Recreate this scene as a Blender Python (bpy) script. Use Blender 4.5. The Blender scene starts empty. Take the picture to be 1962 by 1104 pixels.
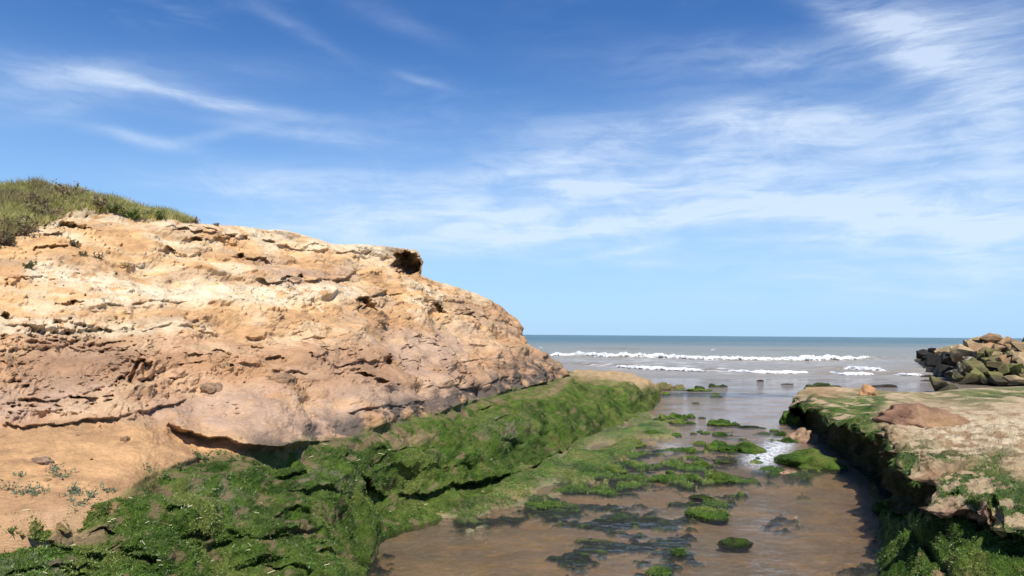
import bpy, bmesh, math, random
import numpy as np
from mathutils import Vector, Matrix

SC = bpy.context.scene
COL = SC.collection
random.seed(7)
RNG = np.random.default_rng(11)

# ------------------------------------------------------------------ camera
PW, PH = 1962.0, 1104.0          # photograph size
F = 1401.0                       # focal length in photograph pixels
EYE = 2.8                        # eye height above the sea, metres
YC = 641.0                       # photograph row of the level view direction
RHO = 0.0073                     # camera roll
cam = bpy.data.cameras.new('camera')
cam.sensor_width = 36.0
cam.lens = 36.0 * F / PW
cam.shift_y = (YC - PH / 2) / PW
cam.clip_start = 0.1
cam.clip_end = 40000
camo = bpy.data.objects.new('camera', cam)
COL.objects.link(camo)
cr, sr = math.cos(RHO), math.sin(RHO)
camo.matrix_world = Matrix(((cr, -sr, 0, 0), (0, 0, -1, 0), (sr, cr, 0, EYE), (0, 0, 0, 1)))
SC.camera = camo

# ------------------------------------------------------------------ light
SUN_AZ = math.radians(168)       # clockwise from +Y (view direction): behind, to the right
SUN_EL = math.radians(57)
SC.view_settings.view_transform = 'Standard'
SC.view_settings.look = 'None'
SC.view_settings.exposure = 0.52
SC.render.engine = 'CYCLES'
SC.cycles.max_bounces = 5
SC.cycles.diffuse_bounces = 2
SC.cycles.glossy_bounces = 2
SC.cycles.transparent_max_bounces = 6
SC.view_settings.gamma = 1
SC.view_settings.use_curve_mapping = False
sun = bpy.data.lights.new('sun', 'SUN')
sun.energy = 4.0
sun.angle = math.radians(0.5)
sun.color = (1.0, 0.955, 0.88)
suno = bpy.data.objects.new('sun', sun)
COL.objects.link(suno)
to_sun = Vector((math.sin(SUN_AZ) * math.cos(SUN_EL), math.cos(SUN_AZ) * math.cos(SUN_EL), math.sin(SUN_EL)))
suno.rotation_euler = (-to_sun).to_track_quat('-Z', 'Y').to_euler()
suno.location = (10, -20, 30)


def lerp_poly(pts):
    xs = np.array([p[0] for p in pts], float)
    ys = np.array([p[1] for p in pts], float)
    return lambda x: np.interp(x, xs, ys)


# ---------------- world: physical sky with cirrus
class NT:
    """small helper for node trees"""
    def __init__(self, tree):
        self.t = tree
        self.n = tree.nodes
        self.l = tree.links

    def node(self, typ, **kw):
        nd = self.n.new(typ)
        for k, v in kw.items():
            if k.startswith('i_'):
                nd.inputs[k[2:].replace('_', ' ')].default_value = v
            else:
                setattr(nd, k, v)
        return nd

    def put(self, sock, v):
        if hasattr(v, 'is_linked'):
            self.l.new(v, sock)
        elif v is not None:
            sock.default_value = v

    def math(self, op, a, b=None, c=None, clamp=False):
        nd = self.n.new('ShaderNodeMath')
        nd.operation = op
        nd.use_clamp = clamp
        self.put(nd.inputs[0], a)
        if b is not None:
            self.put(nd.inputs[1], b)
        if c is not None:
            self.put(nd.inputs[2], c)
        return nd.outputs[0]

    def mix(self, f, a, b, blend='MIX'):
        nd = self.n.new('ShaderNodeMix')
        nd.data_type = 'RGBA'
        nd.blend_type = blend
        self.put(nd.inputs['Factor'], f)
        for s, v in ((nd.inputs[6], a), (nd.inputs[7], b)):
            if isinstance(v, tuple) and len(v) == 3:
                v = v + (1.0,)
            self.put(s, v)
        return nd.outputs[2]

    def noise(self, vec, scale, detail=4, rough=0.55, dist=0.0):
        nd = self.n.new('ShaderNodeTexNoise')
        self.put(nd.inputs['Vector'], vec)
        nd.inputs['Scale'].default_value = scale
        nd.inputs['Detail'].default_value = detail
        nd.inputs['Roughness'].default_value = rough
        nd.inputs['Distortion'].default_value = dist
        return nd.outputs[0]

    def ramp(self, fac, lo, hi, a=0.0, b=1.0, smooth=True):
        nd = self.n.new('ShaderNodeMapRange')
        nd.interpolation_type = 'SMOOTHSTEP' if smooth else 'LINEAR'
        self.put(nd.inputs[0], fac)
        nd.inputs[1].default_value = lo
        nd.inputs[2].default_value = hi
        nd.inputs[3].default_value = a
        nd.inputs[4].default_value = b
        return nd.outputs[0]

    def mapping(self, vec, scale=(1, 1, 1), rot=(0, 0, 0), loc=(0, 0, 0)):
        nd = self.n.new('ShaderNodeMapping')
        self.put(nd.inputs[0], vec)
        nd.inputs['Location'].default_value = loc
        nd.inputs['Rotation'].default_value = rot
        nd.inputs['Scale'].default_value = scale
        return nd.outputs[0]

    def attr(self, name, out='Fac'):
        nd = self.n.new('ShaderNodeAttribute')
        nd.attribute_name = name
        return nd.outputs[out]

    def pos(self):
        return self.n.new('ShaderNodeNewGeometry').outputs['Position']


world = bpy.data.worlds.new('World')
SC.world = world
world.use_nodes = True
wt = NT(world.node_tree)
wt.n.clear()
sky = wt.node('ShaderNodeTexSky', sky_type='NISHITA')
sky.sun_disc = False
sky.sun_elevation = SUN_EL
sky.sun_rotation = SUN_AZ
sky.altitude = 0
sky.air_density = 0.8
sky.dust_density = 0.0
sky.ozone_density = 2.2
tc = wt.node('ShaderNodeTexCoord')
sep = wt.node('ShaderNodeSeparateXYZ')
wt.l.new(tc.outputs['Generated'], sep.inputs[0])
az = wt.math('ARCTAN2', sep.outputs[0], sep.outputs[1])
el = wt.math('ARCSINE', sep.outputs[2])
comb = wt.node('ShaderNodeCombineXYZ')
wt.l.new(az, comb.inputs[0])
wt.l.new(el, comb.inputs[1])
ang = comb.outputs[0]
# wisps bend: warp the angular coordinates with slow noise
warp = wt.node('ShaderNodeTexNoise')
warp.inputs['Scale'].default_value = 4.5
warp.inputs['Detail'].default_value = 3
wt.l.new(ang, warp.inputs['Vector'])
wsub = wt.node('ShaderNodeVectorMath', operation='SUBTRACT')
wt.l.new(warp.outputs['Color'], wsub.inputs[0])
wsub.inputs[1].default_value = (0.5, 0.5, 0.5)
wmul = wt.node('ShaderNodeVectorMath', operation='MULTIPLY')
wt.l.new(wsub.outputs[0], wmul.inputs[0])
wmul.inputs[1].default_value = (0.08, 0.03, 0.0)
wadd = wt.node('ShaderNodeVectorMath', operation='ADD')
wt.l.new(ang, wadd.inputs[0])
wt.l.new(wmul.outputs[0], wadd.inputs[1])
wang = wadd.outputs[0]
fine = wt.noise(wt.mapping(wang, (2.0, 7.0, 1), (0, 0, 0.02)), 4.2, 9, 0.64, 0.5)
fib = wt.noise(wt.mapping(wang, (1.4, 13.0, 1), (0, 0, -0.03)), 4.5, 7, 0.6, 0.3)
big = wt.noise(wt.mapping(wang, (0.8, 2.4, 1)), 2.6, 5, 0.5, 0.3)
sw = wt.node('ShaderNodeSeparateXYZ')
wt.l.new(wang, sw.inputs[0])
SPLATS = [  # photograph x, y, half length, half width, slope in degrees (down to the right > 0), strength
    (120, 148, 330, 26, 0, .26), (300, 176, 190, 10, 11, .30), (470, 212, 170, 10, 9, .32), (620, 265, 190, 13, 8, .27),
    (270, 268, 95, 10, 10, .36), (400, 262, 90, 8, -12, .20), (90, 215, 60, 12, -10, .16), (60, 180, 260, 40, 0, .16),
    (560, 352, 200, 22, 3, .34), (430, 362, 130, 10, 4, .25), (640, 415, 260, 20, -3, .24), (800, 430, 260, 30, -6, .33),
    (800, 155, 40, 6, 14, .22), (760, 45, 90, 14, 20, .10), (560, 60, 110, 12, 30, .10),
    (1120, 300, 230, 22, -14, .34), (1450, 240, 420, 34, -4, .40), (1260, 340, 420, 36, -5, .30), (1700, 260, 380, 40, 8, .26),
    (1750, 70, 170, 40, 25, .40), (1880, 190, 170, 70, 50, .36), (1560, 110, 330, 34, -3, .30), (1640, 20, 130, 20, 15, .18), (1900, 60, 140, 60, 20, .22),
    (1700, 395, 420, 30, 1, .58), (1300, 415, 420, 22, -6, .36), (1120, 440, 260, 12, -9, .34), (1850, 430, 330, 42, 2, .42),
    (1450, 462, 250, 9, -1, .22), (1180, 480, 90, 5, -10, .22), (1235, 500, 40, 6, 0, .22), (1700, 488, 120, 5, -8, .2),
    (1900, 515, 150, 9, 0, .24), (1560, 535, 70, 4, 2, .12), (1740, 560, 170, 6, 3, .14), (1000, 400, 300, 30, -10, .30), (1500, 330, 420, 60, 0, .24), (1400, 470, 480, 40, -2, .22), (1850, 500, 300, 50, 0, .24), (1000, 450, 330, 40, -5, .20), (1650, 560, 420, 40, 0, .14), (700, 380, 260, 50, 0, .14),
]
total = None
for (sx_, sy_, L, Wd, a_, st) in SPLATS:
    yh = YC + RHO * (sx_ - 981)
    a0 = math.atan((sx_ - 981) / F)
    e0 = math.atan((yh - sy_) / F * math.cos(a0))
    sl = L / F * math.cos(a0) ** 2
    a_ = a_ + math.degrees(math.atan(math.tan(e0) * math.sin(a0)))      # lines level in the picture are not of equal elevation
    wd = Wd / F * math.cos(a0)
    ca, sa = math.cos(math.radians(-a_)), math.sin(math.radians(-a_))
    du = wt.math('SUBTRACT', sw.outputs[0], a0)
    dv = wt.math('SUBTRACT', sw.outputs[1], e0)
    p = wt.math('MULTIPLY_ADD', du, ca / sl, wt.math('MULTIPLY', dv, sa / sl))
    q = wt.math('MULTIPLY_ADD', dv, ca / wd, wt.math('MULTIPLY', du, -sa / wd))
    r2 = wt.math('MULTIPLY_ADD', p, p, wt.math('MULTIPLY', q, q))
    g = wt.math('MULTIPLY', wt.math('POWER', 2.718, wt.math('MULTIPLY', r2, -0.8)), st)
    total = g if total is None else wt.math('ADD', total, g)
streak = wt.math('ADD', wt.ramp(fine, 0.32, 0.68, 0.52, 1.40), wt.ramp(fib, 0.38, 0.70, -0.14, 0.40))
cover = wt.math('MULTIPLY', total, streak)
# thin cirrus continues over the whole sky
veil = wt.math('MULTIPLY', wt.ramp(big, 0.45, 0.78), wt.ramp(fine, 0.42, 0.75, 0.0, 0.30))
cover = wt.math('ADD', cover, veil)
cover = wt.math('MINIMUM', cover, 0.9)
# no cloud below the horizon
cover = wt.math('MULTIPLY', cover, wt.ramp(el, 0.0, 0.05))
hsv = wt.node('ShaderNodeHueSaturation')
hsv.inputs['Hue'].default_value = 0.508
hsv.inputs['Saturation'].default_value = 1.28
hsv.inputs['Value'].default_value = 1.0
wt.l.new(sky.outputs[0], hsv.inputs['Color'])
air = wt.mix(wt.ramp(el, -0.08, 0.40, 1.0, 0.0), hsv.outputs[0], (2.55, 4.3, 6.4))      # pale sea air low down, all round
mixed = wt.mix(wt.math('MULTIPLY', cover, 0.8), air, (5.3, 6.1, 7.2))
bg = wt.node('ShaderNodeBackground')
bg.inputs['Strength'].default_value = 0.106
wt.l.new(mixed, bg.inputs['Color'])
wo = wt.node('ShaderNodeOutputWorld')
wt.l.new(bg.outputs[0], wo.inputs[0])


# ------------------------------------------------------------------ geometry helpers
def horizon(px):
    return YC + RHO * (np.asarray(px, float) - 981)


def ray(px, py):
    a = (np.asarray(px, float) - 981) / F
    b = (YC - np.asarray(py, float)) / F
    return a * cr - b * sr, a * sr + b * cr      # x and z per metre of depth


def at_d(px, py, d):
    dx, dz = ray(px, py)
    d = np.asarray(d, float)
    return np.stack(np.broadcast_arrays(dx * d, d, EYE + dz * d), -1)


def at_z(px, py, z):
    dx, dz = ray(px, py)
    d = (np.asarray(z, float) - EYE) / np.minimum(dz, -1e-4)
    return at_d(px, py, d)


def project(P):
    x, y, z = P[..., 0], np.maximum(P[..., 1], 0.2), P[..., 2] - EYE
    a = (x * cr + z * sr) / y
    b = (-x * sr + z * cr) / y
    return 981 + a * F, YC - b * F


def _h(ix, iy, iz, seed):
    n = (ix.astype(np.int64) * 374761393 + iy.astype(np.int64) * 668265263 + iz.astype(np.int64) * 1440662683 + seed * 974634777) & 0xffffffff
    n = ((n ^ (n >> 13)) * 1274126177) & 0xffffffff
    return n ^ (n >> 16)


_G = np.array([(1, 1, 0), (-1, 1, 0), (1, -1, 0), (-1, -1, 0), (1, 0, 1), (-1, 0, 1), (1, 0, -1), (-1, 0, -1),
               (0, 1, 1), (0, -1, 1), (0, 1, -1), (0, -1, -1), (1, 1, 0), (-1, 1, 0), (0, -1, 1), (0, -1, -1)], np.float32)


def pnoise(P, seed=0):
    P = np.asarray(P, np.float64)
    i = np.floor(P)
    f = (P - i).astype(np.float32)
    i = i.astype(np.int64)
    u = f * f * f * (f * (f * 6 - 15) + 10)
    out = np.zeros(P.shape[:-1], np.float32)
    for cx in (0, 1):
        wx = u[..., 0] if cx else 1 - u[..., 0]
        for cy in (0, 1):
            wy = u[..., 1] if cy else 1 - u[..., 1]
            for cz in (0, 1):
                wz = u[..., 2] if cz else 1 - u[..., 2]
                g = _G[_h(i[..., 0] + cx, i[..., 1] + cy, i[..., 2] + cz, seed) & 15]
                d = g[..., 0] * (f[..., 0] - cx) + g[..., 1] * (f[..., 1] - cy) + g[..., 2] * (f[..., 2] - cz)
                out += d * (wx * wy * wz)
    return out


def fbm(P, scale, octaves=4, gain=0.5, seed=0, ridged=False):
    P = np.asarray(P, float) * np.asarray(scale, float)
    out = np.zeros(P.shape[:-1], np.float32)
    amp = 1.0
    for o in range(octaves):
        n = pnoise(P * (2.03 ** o), seed + o * 17)
        if ridged:
            n = 0.5 - np.abs(n) * 1.4
        out += amp * n
        amp *= gain
    return out


def smooth(a, b, x):
    t = np.clip((x - a) / (b - a), 0, 1)
    return t * t * (3 - 2 * t)


MS = 3.0                                            # mask raster step in photograph pixels
MX0, MY0, MX1, MY1 = -320, 300, 2320, 1340
_mx, _my = np.meshgrid(np.arange(MX0, MX1, MS), np.arange(MY0, MY1, MS))


def poly_mask(polys, blur=6):
    m = np.zeros(_mx.shape, np.float32)
    for pts in polys:
        inside = np.zeros(_mx.shape, bool)
        n = len(pts)
        for k in range(n):
            x1, y1 = pts[k]
            x2, y2 = pts[(k + 1) % n]
            if y1 == y2:
                continue
            c = ((y1 > _my) != (y2 > _my)) & (_mx < (x2 - x1) * (_my - y1) / (y2 - y1) + x1)
            inside ^= c
        m = np.maximum(m, inside.astype(np.float32))
    r = max(1, int(round(blur / MS)))
    for _ in range(2):
        for ax in (0, 1):
            k = 2 * r + 1
            pad = [(0, 0), (0, 0)]
            pad[ax] = (r, r)
            c = np.cumsum(np.pad(m, pad, mode='edge'), axis=ax)
            c = np.insert(c, 0, 0, axis=ax)
            m = (np.take(c, range(k, c.shape[ax]), axis=ax) - np.take(c, range(0, c.shape[ax] - k), axis=ax)) / k

    def sample(px, py):
        fx = np.clip((np.asarray(px) - MX0) / MS, 0, m.shape[1] - 1.001)
        fy = np.clip((np.asarray(py) - MY0) / MS, 0, m.shape[0] - 1.001)
        ix, iy = fx.astype(int), fy.astype(int)
        tx, ty = fx - ix, fy - iy
        return ((m[iy, ix] * (1 - tx) + m[iy, ix + 1] * tx) * (1 - ty) + (m[iy + 1, ix] * (1 - tx) + m[iy + 1, ix + 1] * tx) * ty).astype(np.float32)
    return sample


def rbf(pts, c=35.0):
    A = np.array(pts, float)
    X, v = A[:, :2], A[:, 2]
    d = np.sqrt(((X[:, None] - X[None]) ** 2).sum(-1) + c * c)
    n = len(A)
    M = np.zeros((n + 3, n + 3))
    M[:n, :n] = d + np.eye(n) * 1e-6
    M[:n, n] = 1
    M[:n, n + 1:] = X / 500
    M[n:, :n] = M[:n, n:].T
    w = np.linalg.solve(M, np.concatenate([v, [0, 0, 0]]))

    def f(px, py):
        out = w[n] + w[n + 1] * px / 500 + w[n + 2] * py / 500
        for k in range(n):
            out = out + w[k] * np.sqrt((px - X[k, 0]) ** 2 + (py - X[k, 1]) ** 2 + c * c)
        return out
    return f


def ledge(px, py, pts, up, down, wu, wd):
    """outward offset along a ledge line: rock stands proud above the line and is cut back below it"""
    xs = [p[0] for p in pts]
    L = np.interp(px, xs, [p[1] for p in pts])
    s = L - py
    e = smooth(xs[0] - 4, xs[0] + min(25, (xs[-1] - xs[0]) * .4), px) * (1 - smooth(xs[-1] - min(25, (xs[-1] - xs[0]) * .4), xs[-1] + 4, px))
    up_ = up * np.exp(-np.maximum(s, 0) / wu)
    dn_ = -down * .66 * np.exp(np.minimum(s, 0) / (wd * 1.3))
    m = smooth(-2.2, 2.2, s)
    n = pnoise(np.stack([px / 34, L / 30, px * 0 + up * 90 + down * 37], -1), 15) + .5 * pnoise(np.stack([px / 13, L / 30, px * 0 + up * 90], -1), 16)
    return (up_ * m + dn_ * (1 - m)) * e * (smooth(-.6, .25, n) if up < .25 else 1.0)


def pit(px, py, x, y, rx, ry, d, n=None):
    r2 = ((px - x) / rx) ** 2 + ((py - y) / ry) ** 2
    if n is not None:
        r2 = r2 * (1 + 0.9 * n)
    if rx > 45:
        return -d * np.exp(-r2 * 1.3)
    return -d * np.sqrt(np.clip(1 - r2, 0, 1))


def build(name, V, faces, mat, parent=None, colour=None, masks=None, smooth_shade=True, tris=None):
    """one mesh object from numpy vertices and an (n,4) or (n,3) face array"""
    me = bpy.data.meshes.new(name)
    V = np.asarray(V, np.float32).reshape(-1, 3)
    parts = [np.asarray(f) for f in (faces, tris) if f is not None and len(f)]
    nl = sum(p.size for p in parts)
    nf = sum(len(p) for p in parts)
    me.vertices.add(len(V))
    me.vertices.foreach_set('co', V.ravel())
    me.loops.add(nl)
    me.loops.foreach_set('vertex_index', np.concatenate([p.ravel() for p in parts]).astype(np.int32))
    me.polygons.add(nf)
    starts, off = [], 0
    for p in parts:
        starts.append(off + np.arange(len(p)) * p.shape[1])
        off += p.size
    me.polygons.foreach_set('loop_start', np.concatenate(starts).astype(np.int32))
    me.polygons.foreach_set('use_smooth', np.full(nf, smooth_shade, bool))
    if colour is not None:
        at = me.attributes.new('tint', 'FLOAT_COLOR', 'POINT')
        c = np.ones((len(V), 4), np.float32)
        c[:, :3] = np.asarray(colour, np.float32).reshape(-1, 3)
        at.data.foreach_set('color', c.ravel())
    for k, v in (masks or {}).items():
        at = me.attributes.new(k, 'FLOAT', 'POINT')
        at.data.foreach_set('value', np.asarray(v, np.float32).ravel())
    me.update(calc_edges=True)
    me.validate()
    if mat is not None:
        me.materials.append(mat)
    o = bpy.data.objects.new(name, me)
    COL.objects.link(o)
    if parent is not None:
        o.parent = parent
    return o


def grid_faces(r, c):
    i = np.arange(r * c).reshape(r, c)
    return np.stack([i[:-1, :-1], i[:-1, 1:], i[1:, 1:], i[1:, :-1]], -1).reshape(-1, 4)


def grid_normals(P):
    du = np.gradient(P, axis=1)
    dv = np.gradient(P, axis=0)
    n = np.cross(du, dv)
    n /= np.maximum(np.linalg.norm(n, axis=-1, keepdims=True), 1e-9)
    return n


def tag(o, label=None, cat=None, group=None, kind=None):
    for k, v in (('label', label), ('category', cat), ('group', group), ('kind', kind)):
        if v:
            o[k] = v
    return o


def mixc(a, b, t):
    return a + (np.asarray(b, np.float32) - a) * np.asarray(t, np.float32)[..., None]


# ------------------------------------------------------------------ materials
def new_mat(name):
    m = bpy.data.materials.new(name)
    m.use_nodes = True
    t = NT(m.node_tree)
    t.n.clear()
    out = t.node('ShaderNodeOutputMaterial')
    b = t.node('ShaderNodeBsdfPrincipled')
    t.l.new(b.outputs[0], out.inputs[0])
    return m, t, b, out


def bump(t, b, height, strength, dist):
    nd = t.node('ShaderNodeBump')
    nd.inputs['Strength'].default_value = strength
    nd.inputs['Distance'].default_value = dist
    t.put(nd.inputs['Height'], height)
    t.l.new(nd.outputs[0], b.inputs['Normal'])
    return nd


def rock_material(name, moss=False, bs=.9):
    m, t, b, out = new_mat(name)
    p = t.pos()
    col = t.attr('tint', 'Color')
    n1 = t.noise(p, 3.5, 8, 0.65)
    n2 = t.noise(t.mapping(p, (1, 1, 3.0)), 22, 6, 0.7)
    n3 = t.noise(p, 90, 4, 0.7)
    v = t.math('ADD', t.ramp(n1, .3, .7, .80, 1.16), t.ramp(n2, .25, .75, -.16, .16))
    v = t.math('ADD', v, t.ramp(n3, .3, .7, -.15, .15))
    if moss:
        ms = t.attr('moss')
        fibre = t.noise(t.mapping(p, (1, 1, .5)), 60, 5, .75, .6)
        clump = t.noise(p, 6, 6, .6)
        mv = t.math('ADD', t.ramp(fibre, .3, .72, .45, 1.45), t.ramp(clump, .3, .7, -.25, .25))
        v = t.math('ADD', t.math('MULTIPLY', v, t.math('SUBTRACT', 1.0, ms)), t.math('MULTIPLY', mv, ms))
    vv = t.node('ShaderNodeVectorMath', operation='SCALE')
    t.l.new(col, vv.inputs[0])
    t.put(vv.inputs['Scale'], v)
    t.l.new(vv.outputs[0], b.inputs['Base Color'])
    b.inputs['Roughness'].default_value = 0.93
    b.inputs['Specular IOR Level'].default_value = 0.18
    h = t.math('ADD', t.math('MULTIPLY', n2, 0.7), t.math('MULTIPLY', n3, 0.55))
    if moss:
        h = t.math('ADD', h, t.math('MULTIPLY', t.math('MULTIPLY', fibre, ms), 0.9))
    bump(t, b, h, bs, 0.045)
    return m


def tint_material(name, rough=0.8, spec=0.2, trans=0.0):
    m, t, b, out = new_mat(name)
    n = t.noise(t.pos(), 8, 4, .6)
    vv = t.node('ShaderNodeVectorMath', operation='SCALE')
    t.l.new(t.attr('tint', 'Color'), vv.inputs[0])
    t.put(vv.inputs['Scale'], t.ramp(n, .3, .7, .8, 1.2))
    t.l.new(vv.outputs[0], b.inputs['Base Color'])
    b.inputs['Roughness'].default_value = rough
    b.inputs['Specular IOR Level'].default_value = spec
    if trans:
        tr = t.node('ShaderNodeBsdfTranslucent')
        t.l.new(vv.outputs[0], tr.inputs['Color'])
        mx = t.node('ShaderNodeMixShader')
        mx.inputs[0].default_value = trans
        t.l.new(b.outputs[0], mx.inputs[1])
        t.l.new(tr.outputs[0], mx.inputs[2])
        t.l.new(mx.outputs[0], out.inputs[0])
    return m


M_ROCK = rock_material('weathered_sandstone')
M_MOSSROCK = rock_material('algae_covered_rock', True)
M_CLIFF = rock_material('cliff_sandstone', True, .55)
M_BLADE = tint_material('grass_blade', .7, .2, .5)
M_ALGAE = tint_material('algae_filament', .45, .45, .15)
M_TWIG = tint_material('dry_twig', .9, .1)
M_LEAF = tint_material('saltbush_leaf', .7, .2, .15)


def bed_material():
    m, t, b, out = new_mat('wet_stream_sand')
    p = t.pos()
    col = t.attr('tint', 'Color')
    n1 = t.noise(p, 1.6, 6, .6)
    n2 = t.noise(p, 14, 6, .7)
    n3 = t.noise(p, 70, 4, .7)
    ms = t.attr('moss')
    fibre = t.noise(p, 55, 5, .75, .6)
    v = t.math('ADD', t.ramp(n1, .3, .7, .82, 1.14), t.ramp(n2, .3, .7, -.10, .10))
    v = t.math('ADD', v, t.ramp(n3, .3, .7, -.08, .08))
    mv = t.math('ADD', t.ramp(fibre, .3, .72, .5, 1.45), t.ramp(n2, .3, .7, -.2, .2))
    v = t.math('ADD', t.math('MULTIPLY', v, t.math('SUBTRACT', 1.0, ms)), t.math('MULTIPLY', mv, ms))
    vv = t.node('ShaderNodeVectorMath', operation='SCALE')
    t.l.new(col, vv.inputs[0])
    t.put(vv.inputs['Scale'], v)
    t.l.new(vv.outputs[0], b.inputs['Base Color'])
    b.inputs['Roughness'].default_value = .75
    b.inputs['Specular IOR Level'].default_value = .3
    bump(t, b, t.math('ADD', n2, t.math('MULTIPLY', t.math('MULTIPLY', fibre, ms), 1.2)), .7, .03)
    return m


def water_material():
    m, t, b, out = new_mat('shallow_stream_water')
    t.n.remove(b)
    p = t.pos()
    rip = t.attr('ripple')
    foam = t.attr('foam')
    a = t.noise(t.mapping(p, (1.0, 1.6, 1), (0, 0, .25)), 4.5, 5, .6, .8)
    c = t.noise(t.mapping(p, (1.0, 1.9, 1), (0, 0, -.3)), 17, 4, .6, .6)
    h = t.math('ADD', a, t.math('MULTIPLY', c, .7))
    bp = t.node('ShaderNodeBump')
    bp.inputs['Distance'].default_value = .10
    t.put(bp.inputs['Strength'], rip)
    t.put(bp.inputs['Height'], h)
    fr = t.node('ShaderNodeFresnel')
    fr.inputs['IOR'].default_value = 1.333
    t.l.new(bp.outputs[0], fr.inputs['Normal'])
    tr = t.node('ShaderNodeBsdfTransparent')
    tr.inputs[0].default_value = (.93, .90, .84, 1)
    gl = t.node('ShaderNodeBsdfGlossy')
    gl.inputs['Roughness'].default_value = .05
    gl.inputs['Color'].default_value = (1, 1, 1, 1)
    t.l.new(bp.outputs[0], gl.inputs['Normal'])
    mx = t.node('ShaderNodeMixShader')
    t.put(mx.inputs[0], fr.outputs[0])
    t.l.new(tr.outputs[0], mx.inputs[1])
    t.l.new(gl.outputs[0], mx.inputs[2])
    # turbid water scatters a little light itself
    df = t.node('ShaderNodeBsdfDiffuse')
    df.inputs[0].default_value = (.34, .27, .22, 1)
    m0 = t.node('ShaderNodeMixShader')
    t.put(m0.inputs[0], t.attr('turbid'))
    t.l.new(mx.outputs[0], m0.inputs[1])
    t.l.new(df.outputs[0], m0.inputs[2])
    wf = t.node('ShaderNodeBsdfDiffuse')
    wf.inputs[0].default_value = (.82, .84, .86, 1)
    fn = t.noise(t.mapping(p, (1, 1.5, 1)), 11, 6, .7, 1.2)
    ff = t.math('MULTIPLY', foam, t.ramp(fn, .40, .56))
    m1 = t.node('ShaderNodeMixShader')
    t.put(m1.inputs[0], ff)
    t.l.new(m0.outputs[0], m1.inputs[1])
    t.l.new(wf.outputs[0], m1.inputs[2])
    t.l.new(m1.outputs[0], out.inputs[0])
    return m


def sea_material():
    m, t, b, out = new_mat('murky_sea_water')
    p = t.pos()
    sp = t.node('ShaderNodeSeparateXYZ')
    t.l.new(p, sp.inputs[0])
    lg = t.math('LOGARITHM', t.math('MAXIMUM', sp.outputs[1], 30.0), 10.0)
    patch = t.noise(t.mapping(p, (.004, .012, 1)), 1.0, 5, .6)
    lg = t.math('ADD', lg, t.ramp(patch, .3, .7, -.16, .16, False))
    cl = t.mix(t.ramp(lg, 1.75, 2.35), (.29, .235, .165), (.25, .245, .19))
    cl = t.mix(t.ramp(lg, 2.15, 2.65), cl, (.030, .115, .125))
    streak = t.noise(t.mapping(p, (.05, .5, 1)), 1.0, 6, .65)
    cl = t.mix(t.ramp(streak, .3, .7, 0, .35), cl, (.09, .09, .08))
    foam = t.attr('foam')
    fn = t.noise(t.mapping(p, (.35, 1.3, 1)), 1.3, 8, .72, .8)
    ff = t.math('MULTIPLY', foam, t.ramp(fn, .50, .62))
    cl = t.mix(ff, cl, (.8, .82, .84))
    t.l.new(cl, b.inputs['Base Color'])
    t.put(b.inputs['Roughness'], t.math('ADD', .28, t.math('MULTIPLY', ff, .5)))
    b.inputs['IOR'].default_value = 1.333
    b.inputs['Specular IOR Level'].default_value = .28
    w1 = t.noise(t.mapping(p, (.22, .9, 1)), 1.0, 6, .62, .4)
    w2 = t.noise(t.mapping(p, (1.2, 3.0, 1)), 1.0, 4, .6)
    bump(t, b, t.math('ADD', w1, t.math('MULTIPLY', w2, .25)), .8, .55)
    return m


def foam_material():
    m, t, b, out = new_mat('sea_foam')
    n = t.noise(t.pos(), 3.0, 7, .7)
    t.l.new(t.mix(t.ramp(n, .3, .65), (.62, .63, .62), (.90, .91, .92)), b.inputs['Base Color'])
    b.inputs['Roughness'].default_value = .8
    bump(t, b, n, .8, .25)
    lace = t.noise(t.mapping(t.pos(), (1.0, 1.6, 1.6)), 2.4, 7, .7, .5)
    tr = t.node('ShaderNodeBsdfTransparent')
    mx = t.node('ShaderNodeMixShader')
    t.put(mx.inputs[0], t.ramp(t.math('ADD', lace, t.math('MULTIPLY', t.attr('body'), .30)), .50, .60))
    t.l.new(tr.outputs[0], mx.inputs[1])
    t.l.new(b.outputs[0], mx.inputs[2])
    t.l.new(mx.outputs[0], out.inputs[0])
    return m


M_BED, M_WATER, M_SEA, M_FOAM = bed_material(), water_material(), sea_material(), foam_material()

MOSS_D = np.array((.026, .064, .008), np.float32)
MOSS_M = np.array((.085, .150, .020), np.float32)
MOSS_Y = np.array((.180, .205, .046), np.float32)
MOSS_P = np.array((.20, .22, .13), np.float32)


def moss_colour(P, seed=0):
    a = fbm(P, 1.1, 4, .55, 301 + seed)
    b = fbm(P, 4.0, 3, .55, 331 + seed)
    c = np.broadcast_to(MOSS_M, P.shape).astype(np.float32)
    c = mixc(c, MOSS_D, smooth(.0, .5, -a + .3 * b) * .8)
    c = mixc(c, MOSS_Y, smooth(.05, .55, a + .4 * b) * .75)
    return c


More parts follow.
